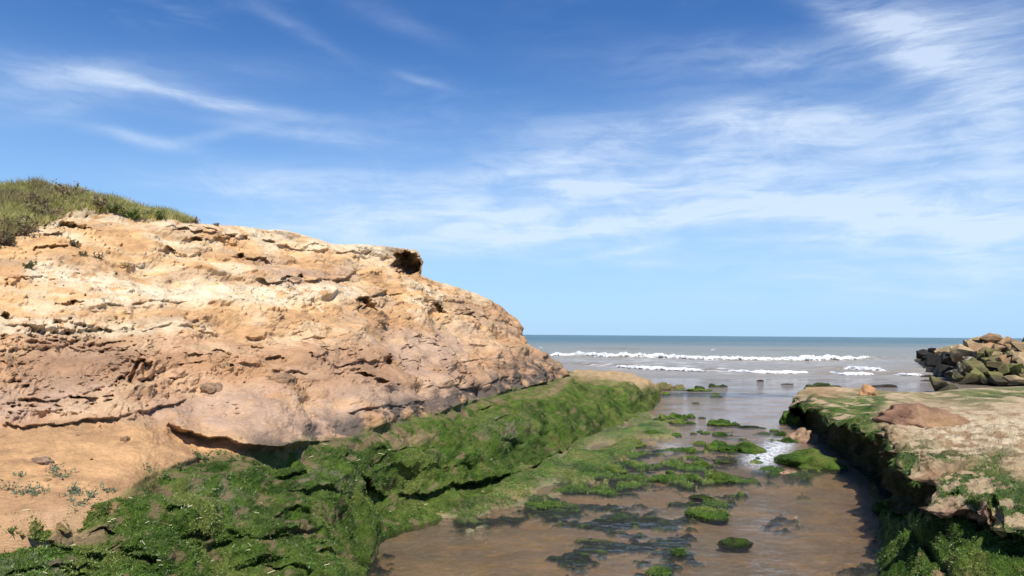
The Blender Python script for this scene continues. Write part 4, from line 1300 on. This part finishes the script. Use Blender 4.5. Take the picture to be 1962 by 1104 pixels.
for i, (x, y, w, h, kd, lab) in enumerate(STREAM_ROCKS):
    zb = 0.93 if kd == 'r' else 0.0
    p = at_z(x, y, zb)
    if kd != 'r':
        p = at_z(x, y, float(water_z(p[1])))
    wm, hm = w * p[1] / F, h * p[1] / F
    dep = wm * (.62 if w > h * 2 else .8)
    if h / w < .3:
        dep = max(dep * .7, .12)
    if kd == 'm' and 'square' not in lab:
        dep *= 1.35
    elev = (EYE - p[2]) / p[1]
    hz = max(.04, hm - dep * elev * .8) * (.40 if kd == 'k' and p[1] > 35 else .88)
    U, Fc = ICO5 if w > 40 else ICO4
    V = np.sign(U) * np.abs(U) ** (.75 if kd in 'gk' or 'square' in lab else 1.0)
    s = i * 3.7
    V = V * (1 + .48 * fbm(U + s, 1.0, 2, .5, 401)[:, None] + .13 * fbm(U + s, 2.6, 3, .5, 407)[:, None])
    V = V * np.array((wm / 2, dep / 2, hz))
    V[:, 2] -= hz * .12
    yaw = random.uniform(-.35, .35)
    if 'slanting' in lab:
        yaw = .5
    cy_, sy_ = math.cos(yaw), math.sin(yaw)
    V = np.stack([V[:, 0] * cy_ - V[:, 1] * sy_, V[:, 0] * sy_ + V[:, 1] * cy_, V[:, 2]], -1)
    if 'hollow top' in lab or 'holding a pool' in lab:
        r2 = (V[:, 0] / (wm * .30)) ** 2 + ((V[:, 1] - dep * (.0 if 'hollow' in lab else .2)) / (dep * .30)) ** 2
        V[:, 2] -= hz * 1.1 * np.exp(-r2) * (V[:, 2] > 0)
    if 'pointed' in lab:
        V[:, 2] *= .75 + .35 * np.exp(-((V[:, 0] + wm * .02) / (wm * .20)) ** 2)
    W = V + p
    n1 = fbm(W, 5.5, 3, .55, 411)
    V = V + (V / np.maximum(np.linalg.norm(V, axis=1, keepdims=True), 1e-6)) * (.05 * min(wm, .9) * n1)[:, None]
    if 'outcrop' in lab or kd in 'bk':
        V[:, 2] *= 1 + .35 * fbm(W, (3, 3, 1), 3, .6, 413, True)
    mc = moss_colour(W, 80)
    if kd == 'm':
        ms = np.ones(len(V))
        cc = mixc(mc, (.02, .03, .02), np.where(V[:, 2] < .02, .75, 0))
    elif kd == 'd':
        ms = np.ones(len(V))
        cc = mixc(mc * .55, (.05, .05, .035), smooth(-.2, .3, n1))
    elif kd == 'k':
        ms = np.zeros(len(V))
        cc = np.broadcast_to(np.array((.055, .042, .035), np.float32), V.shape) * (1 + n1[:, None])
    elif kd == 'g':
        ms = smooth(-.1, .2, n1)
        cc = mixc(np.broadcast_to(np.array((.05, .045, .03), np.float32), V.shape).copy(), mc * .6, ms)
    elif kd == 'b':
        ms = np.clip(smooth(.05, .4, n1), 0, 1) * .7
        cc = mixc(np.broadcast_to(np.array((.20, .145, .075), np.float32), V.shape).copy(), mc, ms)
    else:
        ms = np.zeros(len(V))
        cc = np.broadcast_to(np.array((.36, .235, .15) if kd == 's' else (.46, .25, .12), np.float32), V.shape) * (1 + .4 * n1[:, None])
    nm = {'m': 'mossy_rock', 'd': 'mossy_rock', 'g': 'mossy_rock', 'k': 'dark_rock', 's': 'sandy_rock', 'b': 'brown_rock', 'r': 'orange_rock'}[kd]
    o = put(nm, V, Fc, M_MOSSROCK, (p[0] * (1 + dep * .5 / p[1]), p[1] + dep * .5, p[2]), lab, 'rock', 'rocks in and beside the stream', cc, ms)
    if kd == 'm' and w >= 20 and p[1] < 22:
        okv = V[:, 2] > 0
        nr = V[okv] / np.maximum(np.linalg.norm(V[okv], axis=1, keepdims=True), 1e-6)
        TV, TT, TC = tufts(V[okv], nr, int(1800 * wm + 300), .028, .005, mc[okv] * 1.1, 500 + i)
        build('algae_tuft', TV, None, M_ALGAE, o, TC, None, False, TT)

# ---- red rock lying on the ledge
base_pt = at_z(1775, 828, 1.13)
U, Fc = ICO5
bm = bmesh.new()
bmesh.ops.create_icosphere(bm, subdivisions=6, radius=1.0)
U = np.array([v.co[:] for v in bm.verts])
Fc = np.array([[v.index for v in f.verts] for f in bm.faces])
bm.free()
V = np.sign(U) * np.abs(U) ** .8
V = V * (1 + .16 * fbm(U + 5, 1.1, 3, .5, 421)[:, None])
wm = 182 * base_pt[1] / F
V = V * np.array((wm / 2, wm * .62, .50))
V[:, 2] *= np.where(V[:, 0] > wm * .12, 1 - .45 * smooth(wm * .12, wm * .5, V[:, 0]), 1)
# wind-hollowed bowl on its near side, and a shaded notch at its left end
bowl = np.exp(-(((V[:, 0] + wm * .02) / (wm * .22)) ** 2 + ((V[:, 1] + wm * .38) / (wm * .26)) ** 2) * 1.1)
V[:, 2] -= np.where(V[:, 2] > 0, .40 * bowl, 0)
notch = np.exp(-(((V[:, 0] + wm * .36) / (wm * .10)) ** 2 + ((V[:, 1] + wm * .35) / (wm * .2)) ** 2))
V[:, 2] -= np.where(V[:, 2] > 0, .28 * notch, 0)
W = V + base_pt
bz = W[:, 2] + .1 * fbm(W, 1.0, 2, .5, 427)
V = V * (1 + (.035 * np.sin(bz * 48) * smooth(0, .3, V[:, 2] + .2))[:, None] * np.array((1, 1, 0)))
n1 = fbm(W, 3.0, 5, .6, 431)
V = V + U * (.075 * n1 + .03 * fbm(W, (2, 2, 9), 3, .5, 433))[:, None]
cc = mixc(np.broadcast_to(np.array((.275, .155, .095), np.float32), V.shape).copy(), (.46, .29, .15), np.clip(bowl * 1.3, 0, 1) * .9)
cc = cc * (1 + .35 * n1[:, None])
put('red_rock', V, Fc, M_ROCK, (base_pt[0] * (1 + wm * .55 / base_pt[1]), base_pt[1] + wm * .55, base_pt[2] - .12), 'broad red-brown rock with a hollow lying on top of the ledge', 'rock', None, cc)

# ---- breakwater: every boulder on its own. x, y, width, height in an 8.24x enlargement of the photograph from (1742, 630)
BOULDERS = [
    (1290, 175, 290, 175, 't', 'largest peaked brown boulder crowning the breakwater'), (1080, 170, 150, 75, 'o', 'flat tan boulder left of the crowning boulder'),
    (975, 192, 80, 65, 'o', 'small tan boulder at the left shoulder of the breakwater top'), (890, 238, 115, 95, 'o', 'pale tan boulder stepping down left of the breakwater top'),
    (790, 288, 110, 60, 'o', 'low tan boulder on the descending left crest'), (710, 302, 100, 85, 'o', 'yellowish boulder on the crest above the big olive one'),
    (1500, 205, 180, 120, 't', 'leaning brown boulder right of the crowning boulder'), (1660, 225, 130, 90, 't', 'brown boulder on the crest between two leaning ones'),
    (1120, 300, 300, 140, 't', 'wide brown boulder right under the crowning boulder'), (1420, 305, 230, 120, 't', 'sloping brown boulder below the gap in the crest'),
    (1540, 325, 140, 125, 't', 'upright brown boulder in the middle of the upper right heap'), (1745, 275, 210, 115, 'o', 'long tan boulder lying high on the right side'),
    (1800, 345, 150, 130, 't', 'dark brown boulder under the long tan one on the right'), (870, 390, 330, 215, 'o', 'big olive tan boulder facing the sea, left of centre'),
    (590, 352, 180, 95, 'o', 'tan boulder on the seaward crest beside the black rocks'), (450, 365, 150, 95, 'o', 'outermost tan boulder before the black rocks'),
    (250, 402, 250, 115, 'k', 'black wet boulder at the seaward tip of the breakwater'), (480, 525, 340, 160, 'k', 'large black wet boulder low on the seaward side'),
    (280, 482, 150, 70, 'k', 'black boulder in the wash below the seaward tip'), (620, 455, 230, 150, 'k', 'black boulder between the tip and the big olive boulder'),
    (640, 645, 260, 130, 'k', 'black boulder at the water line in front of the foam'), (825, 612, 155, 130, 'b', 'barnacle speckled boulder beside the black ones'),
    (705, 692, 190, 95, 'b', 'dark speckled boulder at the waterline, left end of the green ones'), (1300, 395, 200, 120, 'g', 'olive boulder in the centre of the heap'),
    (1180, 345, 150, 90, 'g', 'small olive boulder wedged under the wide brown one'), (1130, 425, 130, 120, 'g', 'green boulder in the gap right of the big olive one'),
    (1040, 435, 100, 120, 'k', 'dark wedge of rock right of the big olive boulder'), (1455, 485, 140, 120, 't', 'pinkish brown boulder at the middle of the right heap'),
    (1330, 485, 170, 110, 'g', 'olive boulder left of the pinkish brown one'), (1660, 385, 120, 80, 'o', 'small tan boulder perched above the big blocky one'),
    (1735, 475, 270, 160, 'o', 'big blocky tan boulder at the right side'), (1560, 505, 160, 110, 't', 'shaded boulder left of the big blocky one'),
    (1010, 518, 110, 80, 'l', 'bright green boulder below the big olive one'), (1170, 515, 150, 90, 'l', 'bright green boulder above the broad green slab'),
    (1090, 625, 370, 160, 'g', 'broad green slab across the middle of the heap'), (1400, 605, 300, 130, 'g', 'flat olive brown slab right of the broad green slab'),
    (1690, 645, 240, 180, 'l', 'green cube shaped boulder on the lower right'), (1520, 665, 160, 170, 'g', 'tall dark olive boulder left of the green cube'),
    (1800, 685, 110, 110, 'l', 'small green boulder right of the green cube'), (1075, 740, 250, 190, 'l', 'rounded bright green boulder in the front row'),
    (940, 795, 240, 140, 'g', 'dark fronted boulder left of the rounded green one'), (840, 755, 180, 90, 'g', 'low green boulder at the left of the front row'),
    (745, 775, 110, 95, 'g', 'small dark green boulder ending the front row'), (1340, 735, 260, 185, 'l', 'green boulder in the front row beside the rounded one'),
    (1195, 790, 120, 125, 'g', 'dark boulder wedged between the two green front boulders'), (1695, 790, 290, 120, 'o', 'flat olive block at the right end of the front row'),
    (1465, 825, 240, 130, 'g', 'dark boulder in the front row under the tall olive one'), (480, 875, 310, 230, 'g', 'lone grey-green boulder standing apart at the ledge back edge'),
    (590, 945, 250, 130, 'g', 'dark green boulder leaning on the lone grey-green one'), (1880, 200, 150, 130, 't', 'brown boulder cut by the right edge near the crest'),
    (1900, 560, 240, 170, 'o', 'tan boulder cut by the right edge at mid height'), (1930, 420, 240, 160, 't', 'brown boulder cut by the right edge under the long tan one'),
    (1900, 800, 220, 130, 'g', 'olive boulder cut by the right edge in the front row'), (350, 350, 130, 70, 'k', 'black boulder on top of the seaward tip'), (560, 590, 180, 90, 'k', 'low black boulder awash beside the large black one'), (760, 520, 200, 120, 'k', 'dark boulder under the big olive one'),
    (920, 500, 150, 90, 'b', 'speckled boulder at the foot of the big olive one'), (1240, 240, 160, 80, 't', 'brown stone tucked under the crowning boulder'), (1600, 420, 140, 100, 'g', 'olive stone under the small perched tan boulder'),
    (1390, 420, 120, 90, 'o', 'tan stone beside the central olive boulder'), (1280, 560, 140, 80, 'g', 'olive stone behind the broad green slab'), (1620, 590, 130, 80, 'o', 'tan stone behind the green cube'),
    (980, 250, 130, 90, 'o', 'tan stone between the crest and the big olive boulder'),
]
YB = lerp_poly([(1700, 680), (1755, 692), (1780, 704), (1800, 720), (1820, 730), (1850, 738), (1962, 744), (2100, 746)])
SL = .50


def heap_d(x, y):
    hz = horizon(x)
    dbs = EYE * F / np.maximum(YB(x) - hz, 3)
    k = (y - hz) / F
    return (EYE + SL * dbs) / np.maximum(k + SL, .1)


BCOL = {'t': (.33, .21, .11), 'o': (.38, .275, .15), 'g': (.175, .14, .065), 'l': (.20, .175, .07), 'k': (.030, .027, .025), 'b': (.10, .085, .06)}
for i, (zx, zy, zw, zh, kd, lab) in enumerate(BOULDERS):
    x, y, w, h = 1742 + zx / 8.24, 630 + zy / 8.24, zw / 8.24, zh / 8.24
    if 'lone' in lab or 'leaning on the lone' in lab:
        d = EYE * F / (752 - float(horizon(x))) + (0 if 'lone grey-green boulder standing' in lab else -.5)
    else:
        d = float(heap_d(x, y))
    c = at_d(x, y, d)
    wm, hm = w * d / F, h * d / F
    rg = np.random.default_rng(900 + i)
    bm = bmesh.new()
    pts = rg.normal(0, 1, (11, 3))
    pts /= np.maximum(np.linalg.norm(pts, axis=1, keepdims=True), np.abs(pts).max(1, keepdims=True) * 1.28)
    pts *= rg.uniform(.85, 1.0, (11, 1))
    if 'peaked' in lab or 'upright' in lab:
        pts[:, :2] *= (1 - .45 * np.clip(pts[:, 2:3], 0, 1))
    for q in pts:
        bm.verts.new(q)
    r = bmesh.ops.convex_hull(bm, input=bm.verts)
    bmesh.ops.delete(bm, geom=[v for v in bm.verts if not v.link_faces], context='VERTS')
    bmesh.ops.dissolve_limit(bm, angle_limit=.20, verts=bm.verts, edges=bm.edges)
    bmesh.ops.bevel(bm, geom=list(bm.edges), offset=.03, segments=1, affect='EDGES', profile=.6)
    bmesh.ops.triangulate(bm, faces=bm.faces)
    bmesh.ops.subdivide_edges(bm, edges=[e for e in bm.edges if e.calc_length() > .25], cuts=2, use_grid_fill=True)
    bmesh.ops.triangulate(bm, faces=bm.faces)
    bm.verts.index_update()
    V = np.array([v.co[:] for v in bm.verts])
    Fc = np.array([[v.index for v in f.verts] for f in bm.faces])
    bm.free()
    V = V / np.abs(V).max(0)
    V = V + .05 * fbm(V + i * 3, 2.0, 3, .6, 441)[:, None] * V
    yaw = rg.uniform(-.5, .5)
    tilt = rg.uniform(-.22, .22)
    V = V * np.array((wm * .63, wm * .55, hm * .70))
    ry_ = Matrix.Rotation(yaw, 3, 'Z') @ Matrix.Rotation(tilt, 3, 'Y')
    V = V @ np.array(ry_).T
    W = V + c
    n1 = fbm(W, 1.5, 3, .6, 443)
    n2 = fbm(W, 5, 3, .6, 447)
    cc = np.broadcast_to(np.array(BCOL[kd], np.float32), V.shape).copy() * (1 + .35 * n1[:, None] + .3 * n2[:, None])
    if kd in 'gl':
        cc = mixc(cc, (.10, .13, .025), smooth(-.1, .4, n1 + .3 * n2) * .5)
    if kd == 'b':
        cc = mixc(cc, (.45, .42, .33), smooth(.15, .35, n2) * .7)
    cc = mixc(cc, (.035, .032, .025), (1 - smooth(.25, .8, W[:, 2] + .3 * n1)) * .8)      # wet below the tide line
    put('boulder', V, Fc, M_ROCK, c, lab, 'boulder', 'boulders of the breakwater', cc, None, False)
# small fill behind the boulders so that no light shows through the heap
gx_, gy_ = np.meshgrid(np.linspace(1752, 2120, 80), np.linspace(0, 1, 40))
ytop = np.interp(gx_, [1752, 1780, 1830, 1850, 1870, 1900, 1940, 2120], [686, 678, 668, 662, 656, 654, 660, 658])
gyy = YB(gx_) + (ytop - YB(gx_)) * gy_
core = at_d(gx_, gyy, heap_d(gx_, gyy) + .75)
core[..., 2] += .25 * fbm(core, 1.2, 3, .5, 451) - .15
bkc = np.stack([core[-1] + np.array((.3, 1.5, -.6)), core[-1] + np.array((.8, 6, -4.))], 0)
core = np.concatenate([core, bkc], 0)
o = build('breakwater_core', core, grid_faces(*core.shape[:2]), M_ROCK, colour=np.broadcast_to(np.array((.09, .075, .05), np.float32), core.shape))
tag(o, 'dark rubble fill between the boulders of the breakwater', None, None, 'stuff')

# ---- grass on the cliff top
def blades(roots, n, lo, hi, width, seed, lean, pal, pal_w):
    rg = np.random.default_rng(seed)
    k = rg.integers(0, len(roots), n)
    p = roots[k] + rg.normal(0, .02, (n, 3)) * np.array((1, 1, .2))
    clump = fbm(p, (1.4, 1.4, 1.4), 3, .55, 461)
    L = (lo + (hi - lo) * rg.random(n)) * (1 + .7 * clump)
    az_ = rg.uniform(0, 2 * math.pi, n)
    sp = rg.uniform(.1, .75, n)
    d1 = np.stack([np.cos(az_) * sp * .6, np.sin(az_) * sp * .6, np.ones(n)], 1) + np.array(lean) * .5
    d2 = np.stack([np.cos(az_) * sp * 1.6, np.sin(az_) * sp * 1.6, .75 * np.ones(n)], 1) + np.array(lean) * 1.5
    d1 /= np.linalg.norm(d1, axis=1, keepdims=True)
    d2 /= np.linalg.norm(d2, axis=1, keepdims=True)
    sd_ = np.stack([-np.sin(az_ + 1.1), np.cos(az_ + 1.1), np.zeros(n)], 1) * (width * (.6 + .8 * rg.random(n)))[:, None]
    m_ = p + d1 * (L * .55)[:, None]
    e_ = m_ + d2 * (L * .5)[:, None]
    V = np.stack([p - sd_, p + sd_, m_ + sd_ * .7, m_ - sd_ * .7, e_], 1).reshape(-1, 3)
    b0 = np.arange(n) * 5
    Q = np.stack([b0, b0 + 1, b0 + 2, b0 + 3], 1)
    T = np.stack([b0 + 3, b0 + 2, b0 + 4], 1)
    wts = np.array(pal_w, float)
    sel = rg.choice(len(pal), n, p=wts / wts.sum())
    cc = np.array(pal)[sel] * (.7 + .6 * rg.random((n, 1)))
    dry = smooth(.02, .35, clump)[:, None]
    cc = cc * (1 - dry * .55) + np.array((.38, .29, .18)) * dry * .5
    return V, Q, T, np.repeat(cc, 5, 0)


gm = CLIFF_GRASS > .5
roots = CLIFF_P[gm]
tops = CLIFF_P[-1][CLIFF_PX[-1] < 366]
bk_r = np.concatenate([tops + np.array((-.35, .94, 0)) * t_ + np.array((0, 0, .02)) for t_ in (.1, .3, .5, .8, 1.2, 1.8)], 0)
V, Q, T, C = blades(np.concatenate([roots, bk_r]), 56000, .07, .20, .006, 31, (.18, -.05, 0),
                    [(.52, .50, .17), (.62, .56, .25), (.68, .58, .34), (.38, .41, .12)], [5, 4, 2.2, 3])
o = build('grass', V, Q, M_BLADE, colour=C, tris=T, smooth_shade=False)
tag(o, 'long yellowish green grass covering the mound on the cliff top', None, None, 'stuff')


def bush(name, px, py, size, seed, ccol, label, cat, n_leaf=500, twig=(.11, .08, .055), grp='plants on the cliff', flat=1.0, leaf=.035, d=None):
    """low shrub: stems from one root, with small leaves along them"""
    i_ = np.argmin((CLIFF_PX - px) ** 2 + (CLIFF_PY - py) ** 2)
    root = CLIFF_P.reshape(-1, 3)[i_]
    rg = np.random.default_rng(seed)
    e = bpy.data.objects.new(name, None)
    COL.objects.link(e)
    e.location = root
    tag(e, label, cat, grp)
    VS, FS, tips = [], [], []
    ns = 16
    for k in range(ns):
        a = rg.uniform(0, 2 * math.pi)
        s_ = rg.uniform(.3, 1.0)
        p0 = np.array((0, 0, -.03))
        dv = np.array((math.cos(a) * s_, math.sin(a) * s_, rg.uniform(.45, 1.0) * flat))
        for seg in range(3):
            p1 = p0 + dv * size * .36 * rg.uniform(.7, 1.1)
            w_ = size * .020 * (1 - seg * .28)
            b0 = sum(len(v) for v in VS)
            sd1 = np.array((-dv[1], dv[0], 0)) / max(np.hypot(dv[0], dv[1]), .1) * w_
            up = np.array((0, 0, w_))
            VS.append(np.array([p0 - sd1, p0 + sd1, p0 + up * 1.5, p1 - sd1 * .7, p1 + sd1 * .7, p1 + up]))
            FS += [(b0, b0 + 1, b0 + 4, b0 + 3), (b0 + 1, b0 + 2, b0 + 5, b0 + 4), (b0 + 2, b0, b0 + 3, b0 + 5)]
            for u_ in np.linspace(.2, 1, 6):
                tips.append(p0 + (p1 - p0) * u_)
            p0 = p1
            dv = dv + rg.normal(0, .35, 3)
    VS = np.concatenate(VS)
    build('stem', VS, np.array(FS), M_TWIG, e, np.broadcast_to(np.array(twig), VS.shape), None, False)
    tips = np.array(tips)
    k = rg.integers(0, len(tips), n_leaf)
    c0 = tips[k] + rg.normal(0, size * .07, (n_leaf, 3))
    d1 = rg.normal(0, 1, (n_leaf, 3))
    d1 /= np.linalg.norm(d1, axis=1, keepdims=True)
    d2 = np.cross(d1, rg.normal(0, 1, (n_leaf, 3)))
    d2 /= np.maximum(np.linalg.norm(d2, axis=1, keepdims=True), 1e-6)
    ll = leaf * rg.uniform(.6, 1.3, (n_leaf, 1))
    V = np.stack([c0 - d1 * ll, c0 - d2 * ll * .35, c0 + d1 * ll, c0 + d2 * ll * .35], 1).reshape(-1, 3)
    Q = np.arange(n_leaf * 4).reshape(-1, 4)
    cc = np.repeat(np.array(ccol) * 1.5 * (.6 + .8 * rg.random((n_leaf, 1))), 4, 0)
    build('foliage', V, Q, M_LEAF, e, cc, None, False)
    return e


for a in [
    ('dry_shrub', 88, 424, .42, 1, (.13, .095, .055), 'dark twiggy shrub hanging at the lower edge of the grass', 'shrub', 500),
    ('dry_shrub', 40, 452, .34, 2, (.14, .105, .06), 'brown twiggy shrub at the left under the grass', 'shrub', 420),
    ('dry_shrub', 8, 468, .34, 3, (.12, .09, .05), 'brown shrub cut by the left edge of the picture', 'shrub', 420),
    ('dry_shrub', 128, 384, .34, 4, (.17, .125, .075), 'reddish brown shrub on the crest of the grass mound', 'shrub', 520),
    ('dry_shrub', 186, 402, .24, 5, (.14, .10, .06), 'dark shrub at the foot of the grass slope', 'shrub', 420),
    ('dry_shrub', 82, 398, .26, 6, (.15, .11, .06), 'brown bush in the middle of the green grass', 'shrub', 420),
    ('dry_shrub', 45, 445, .26, 16, (.13, .10, .06), 'small brown shrub beside the twiggy one under the grass', 'shrub', 300),
    ('green_shrub', 255, 418, .22, 7, (.085, .11, .03), 'green bushy clump low on the right end of the grass', 'shrub', 500),
    ('green_shrub', 300, 424, .18, 8, (.10, .125, .035), 'small green clump near the tip of the grass', 'shrub', 400),
    ('green_shrub', 215, 410, .20, 9, (.09, .105, .035), 'olive clump between dark shrub and green clump on the grass edge', 'shrub', 400),
    ('small_weed', 54, 512, .12, 10, (.10, .10, .045), 'grey tuft alone on the bare upper cliff at left', 'weed', 160),
    ('small_weed', 152, 496, .10, 11, (.11, .10, .05), 'tiny tuft on the bare cliff below the dark hollow', 'weed', 120),
    ('small_weed', 136, 472, .10, 12, (.13, .10, .06), 'tiny brown tuft close under the dark hollow', 'weed', 120),
    ('small_weed', 180, 500, .11, 13, (.15, .115, .07), 'dry tuft right of another on the upper cliff', 'weed', 120),
    ('small_weed', 413, 433, .06, 14, (.15, .10, .06), 'dry tuft standing on the cliff rim against the sky', 'weed', 120),
    ('small_weed', 372, 427, .12, 15, (.18, .13, .07), 'brown tuft just past the tip of the grass', 'weed', 140),
]:
    bush(*a)
SALT = (.105, .145, .085)
for (x, y, s, sd_, lab) in [
    (20, 938, .13, 21, 'grey-green creeping plant at the left edge of the sand apron'), (48, 944, .13, 22, 'grey-green creeping plant second from the left edge'),
    (75, 946, .14, 23, 'grey-green plant below the lilac stone'), (105, 902, .10, 24, 'small green plant right beside the lilac stone'), (120, 914, .13, 25, 'leafy plant trailing down from the lilac stone'),
    (140, 948, .15, 26, 'upright grey-green plant in the middle of the lower apron'), (142, 968, .12, 27, 'grey-green plant hanging over the moss edge'), (167, 950, .14, 28, 'tall grey-green plant right of the middle one'),
    (203, 942, .09, 29, 'single small plant alone near the moss edge'), (276, 904, .09, 30, 'pale small plant on the sand above the dark moss edge'), (35, 912, .06, 31, 'tiny plant high on the left sand apron'),
    (370, 878, .11, 32, 'green plant at the start of the overhanging moss rim'), (392, 880, .11, 33, 'green plant on the moss rim under the ledge shadow'), (418, 872, .12, 34, 'tallest green plant on the moss rim'),
    (442, 886, .10, 35, 'green plant right of the tallest one on the moss rim'), (460, 878, .09, 36, 'rightmost green plant on the moss rim'), (312, 912, .12, 37, 'dark green tuft on the moss rim left of the others'), (340, 900, .12, 38, 'dark green tuft halfway along the moss rim'),
]:
    bush('coastal_plant', x, y, s, sd_, (.06, .105, .03) if sd_ >= 32 else SALT, lab, 'plant', 110, (.12, .12, .07), 'creeping plants at the cliff foot', .8, .018)

# ---- loose stones on the cliff
for i, (x, y, w, h, cl, lab) in enumerate([
    (78, 893, 40, 15, (.34, .26, .24), 'flat lilac stone lying on the sand apron'), (236, 852, 16, 14, (.34, .22, .14), 'small brown stone on the sand below the slabs'), (90, 926, 14, 8, (.36, .23, .12), 'small round stone between the creeping plants'),
    (410, 752, 38, 22, (.33, .23, .15), 'knobbly brown rock chunk on the grey slab'), (15, 690, 14, 12, (.52, .38, .24), 'pale stone at the left edge of the brown hollow'), (540, 742, 60, 26, (.36, .24, .16), 'rough brown block on the slabs in the middle of the cliff'),
    (640, 686, 12, 18, (.58, .43, .28), 'pale wedge of rock standing on the mid cliff'), (725, 622, 34, 14, (.36, .25, .16), 'brown angular rock on the slope below the holes'), (175, 754, 16, 12, (.52, .37, .23), 'pale broken stone under the cracked slab'),
    (260, 762, 16, 14, (.55, .40, .26), 'pale broken stone at the foot of the upright slab'), (22, 818, 10, 8, (.48, .34, .22), 'small stone at the top of the sand apron'), (290, 757, 12, 14, (.46, .32, .20), 'small stone on the ledge right of the upright slab'),
    (255, 508, 14, 9, (.66, .55, .40), 'pale cream stone on the upper cliff'), (275, 508, 14, 10, (.68, .58, .42), 'pale cream stone right of a similar one on the upper cliff'), (240, 507, 18, 8, (.42, .34, .14), 'yellow lichened stone on the upper cliff'),
    (420, 710, 16, 8, (.44, .30, .19), 'small flat stone on the middle ledge'), (683, 518, 10, 9, (.34, .24, .16), 'brown stone at the right end of the lilac slab'), (560, 545, 20, 10, (.32, .24, .15), 'brown stone in the shadow under the lilac slab'),
]):
    k = np.argmin((CLIFF_PX - x) ** 2 + (CLIFF_PY - (y - h * .35)) ** 2)
    p = CLIFF_P.reshape(-1, 3)[k]
    wm, hm = w * p[1] / F, h * p[1] / F
    U, Fc = ICO4
    V = np.sign(U) * np.abs(U) ** .75
    V = V * (1 + .35 * fbm(U + i * 5.1, 1.3, 3, .6, 471)[:, None])
    V = V * np.array((wm * .5, min(wm, hm * 1.6) * .5, hm * .55))
    V = V + U * (.05 * wm * fbm(U + i * 2, 5, 3, .6, 473))[:, None]
    cc = (np.broadcast_to(np.array(cl, np.float32), V.shape) * .45 + CLIFF_C.reshape(-1, 3)[k] * .5) * (1 + .4 * fbm(U + i, 3, 3, .6, 477)[:, None])
    put('stone', V, Fc, M_ROCK, p + np.array((-.02, .02, hm * .0)), lab, 'stone', 'loose stones on the cliff', cc)

# ---- crumbs of rock strewn over the cliff, and dry straw on the moss
rg = np.random.default_rng(77)
okc = (CLIFF_PX > -50) & (CLIFF_PY < 800) & (CLIFF_PX < 1000) & (CLIFF_GRASS < .2)
dens = smooth(.0, .4, fbm(CLIFF_P, (.8, .8, 1.8), 3, .5, 481))
okc &= rg.random(okc.shape) < dens
cand = CLIFF_P[okc]
n = 1500
k = rg.integers(0, len(cand), n)
oct_ = np.array([(1, 0, 0), (-1, 0, 0), (0, 1, 0), (0, -1, 0), (0, 0, 1), (0, 0, -1)], float)
ot = np.array([(0, 2, 4), (2, 1, 4), (1, 3, 4), (3, 0, 4), (2, 0, 5), (1, 2, 5), (3, 1, 5), (0, 3, 5)])
sz = .010 + .035 * rg.random((n, 1, 1)) ** 4
V = cand[k][:, None] - OUT * sz * .4 + oct_[None] * sz * rg.uniform(.5, 1.4, (n, 6, 3)) * np.array((1.4, 1.2, .8))
cc = CLIFF_C[okc][k][:, None] * rg.uniform(.8, 1.25, (n, 1, 1)) * np.ones((1, 6, 3))
T = (ot[None] + (np.arange(n) * 6)[:, None, None]).reshape(-1, 3)
o = build('rubble', V.reshape(-1, 3), None, M_ROCK, colour=cc.reshape(-1, 3), tris=T, smooth_shade=False)
tag(o, 'small crumbs of sandstone strewn over the cliff face', None, None, 'stuff')
sel = (BANK[4] > .4) & (BANK[0][..., 1] < 18)
cand = BANK[0][sel]
n = 110
k = rg.integers(0, len(cand), n)
c0 = cand[k] + np.array((0, 0, .025))
a = rg.uniform(0, math.pi, n)
dv = np.stack([np.cos(a), np.sin(a), rg.normal(0, .25, n)], 1) * rg.uniform(.012, .045, (n, 1))
sv = np.stack([-np.sin(a), np.cos(a), np.zeros(n)], 1) * .0022
uv = np.array((0, 0, .006))
V = np.stack([c0 - dv - sv, c0 - dv + sv, c0 - dv + uv, c0 + dv - sv, c0 + dv + sv, c0 + dv + uv], 1)
T = np.array([(0, 1, 4, 3), (1, 2, 5, 4), (2, 0, 3, 5)])
Q = (T[None] + (np.arange(n) * 6)[:, None, None]).reshape(-1, 4)
o = build('straw', V.reshape(-1, 3), Q, M_TWIG, colour=np.broadcast_to(np.array((.55, .47, .30)), (n * 6, 3)), smooth_shade=False)
tag(o, 'dry straw scattered over the mossy bank', None, None, 'stuff')
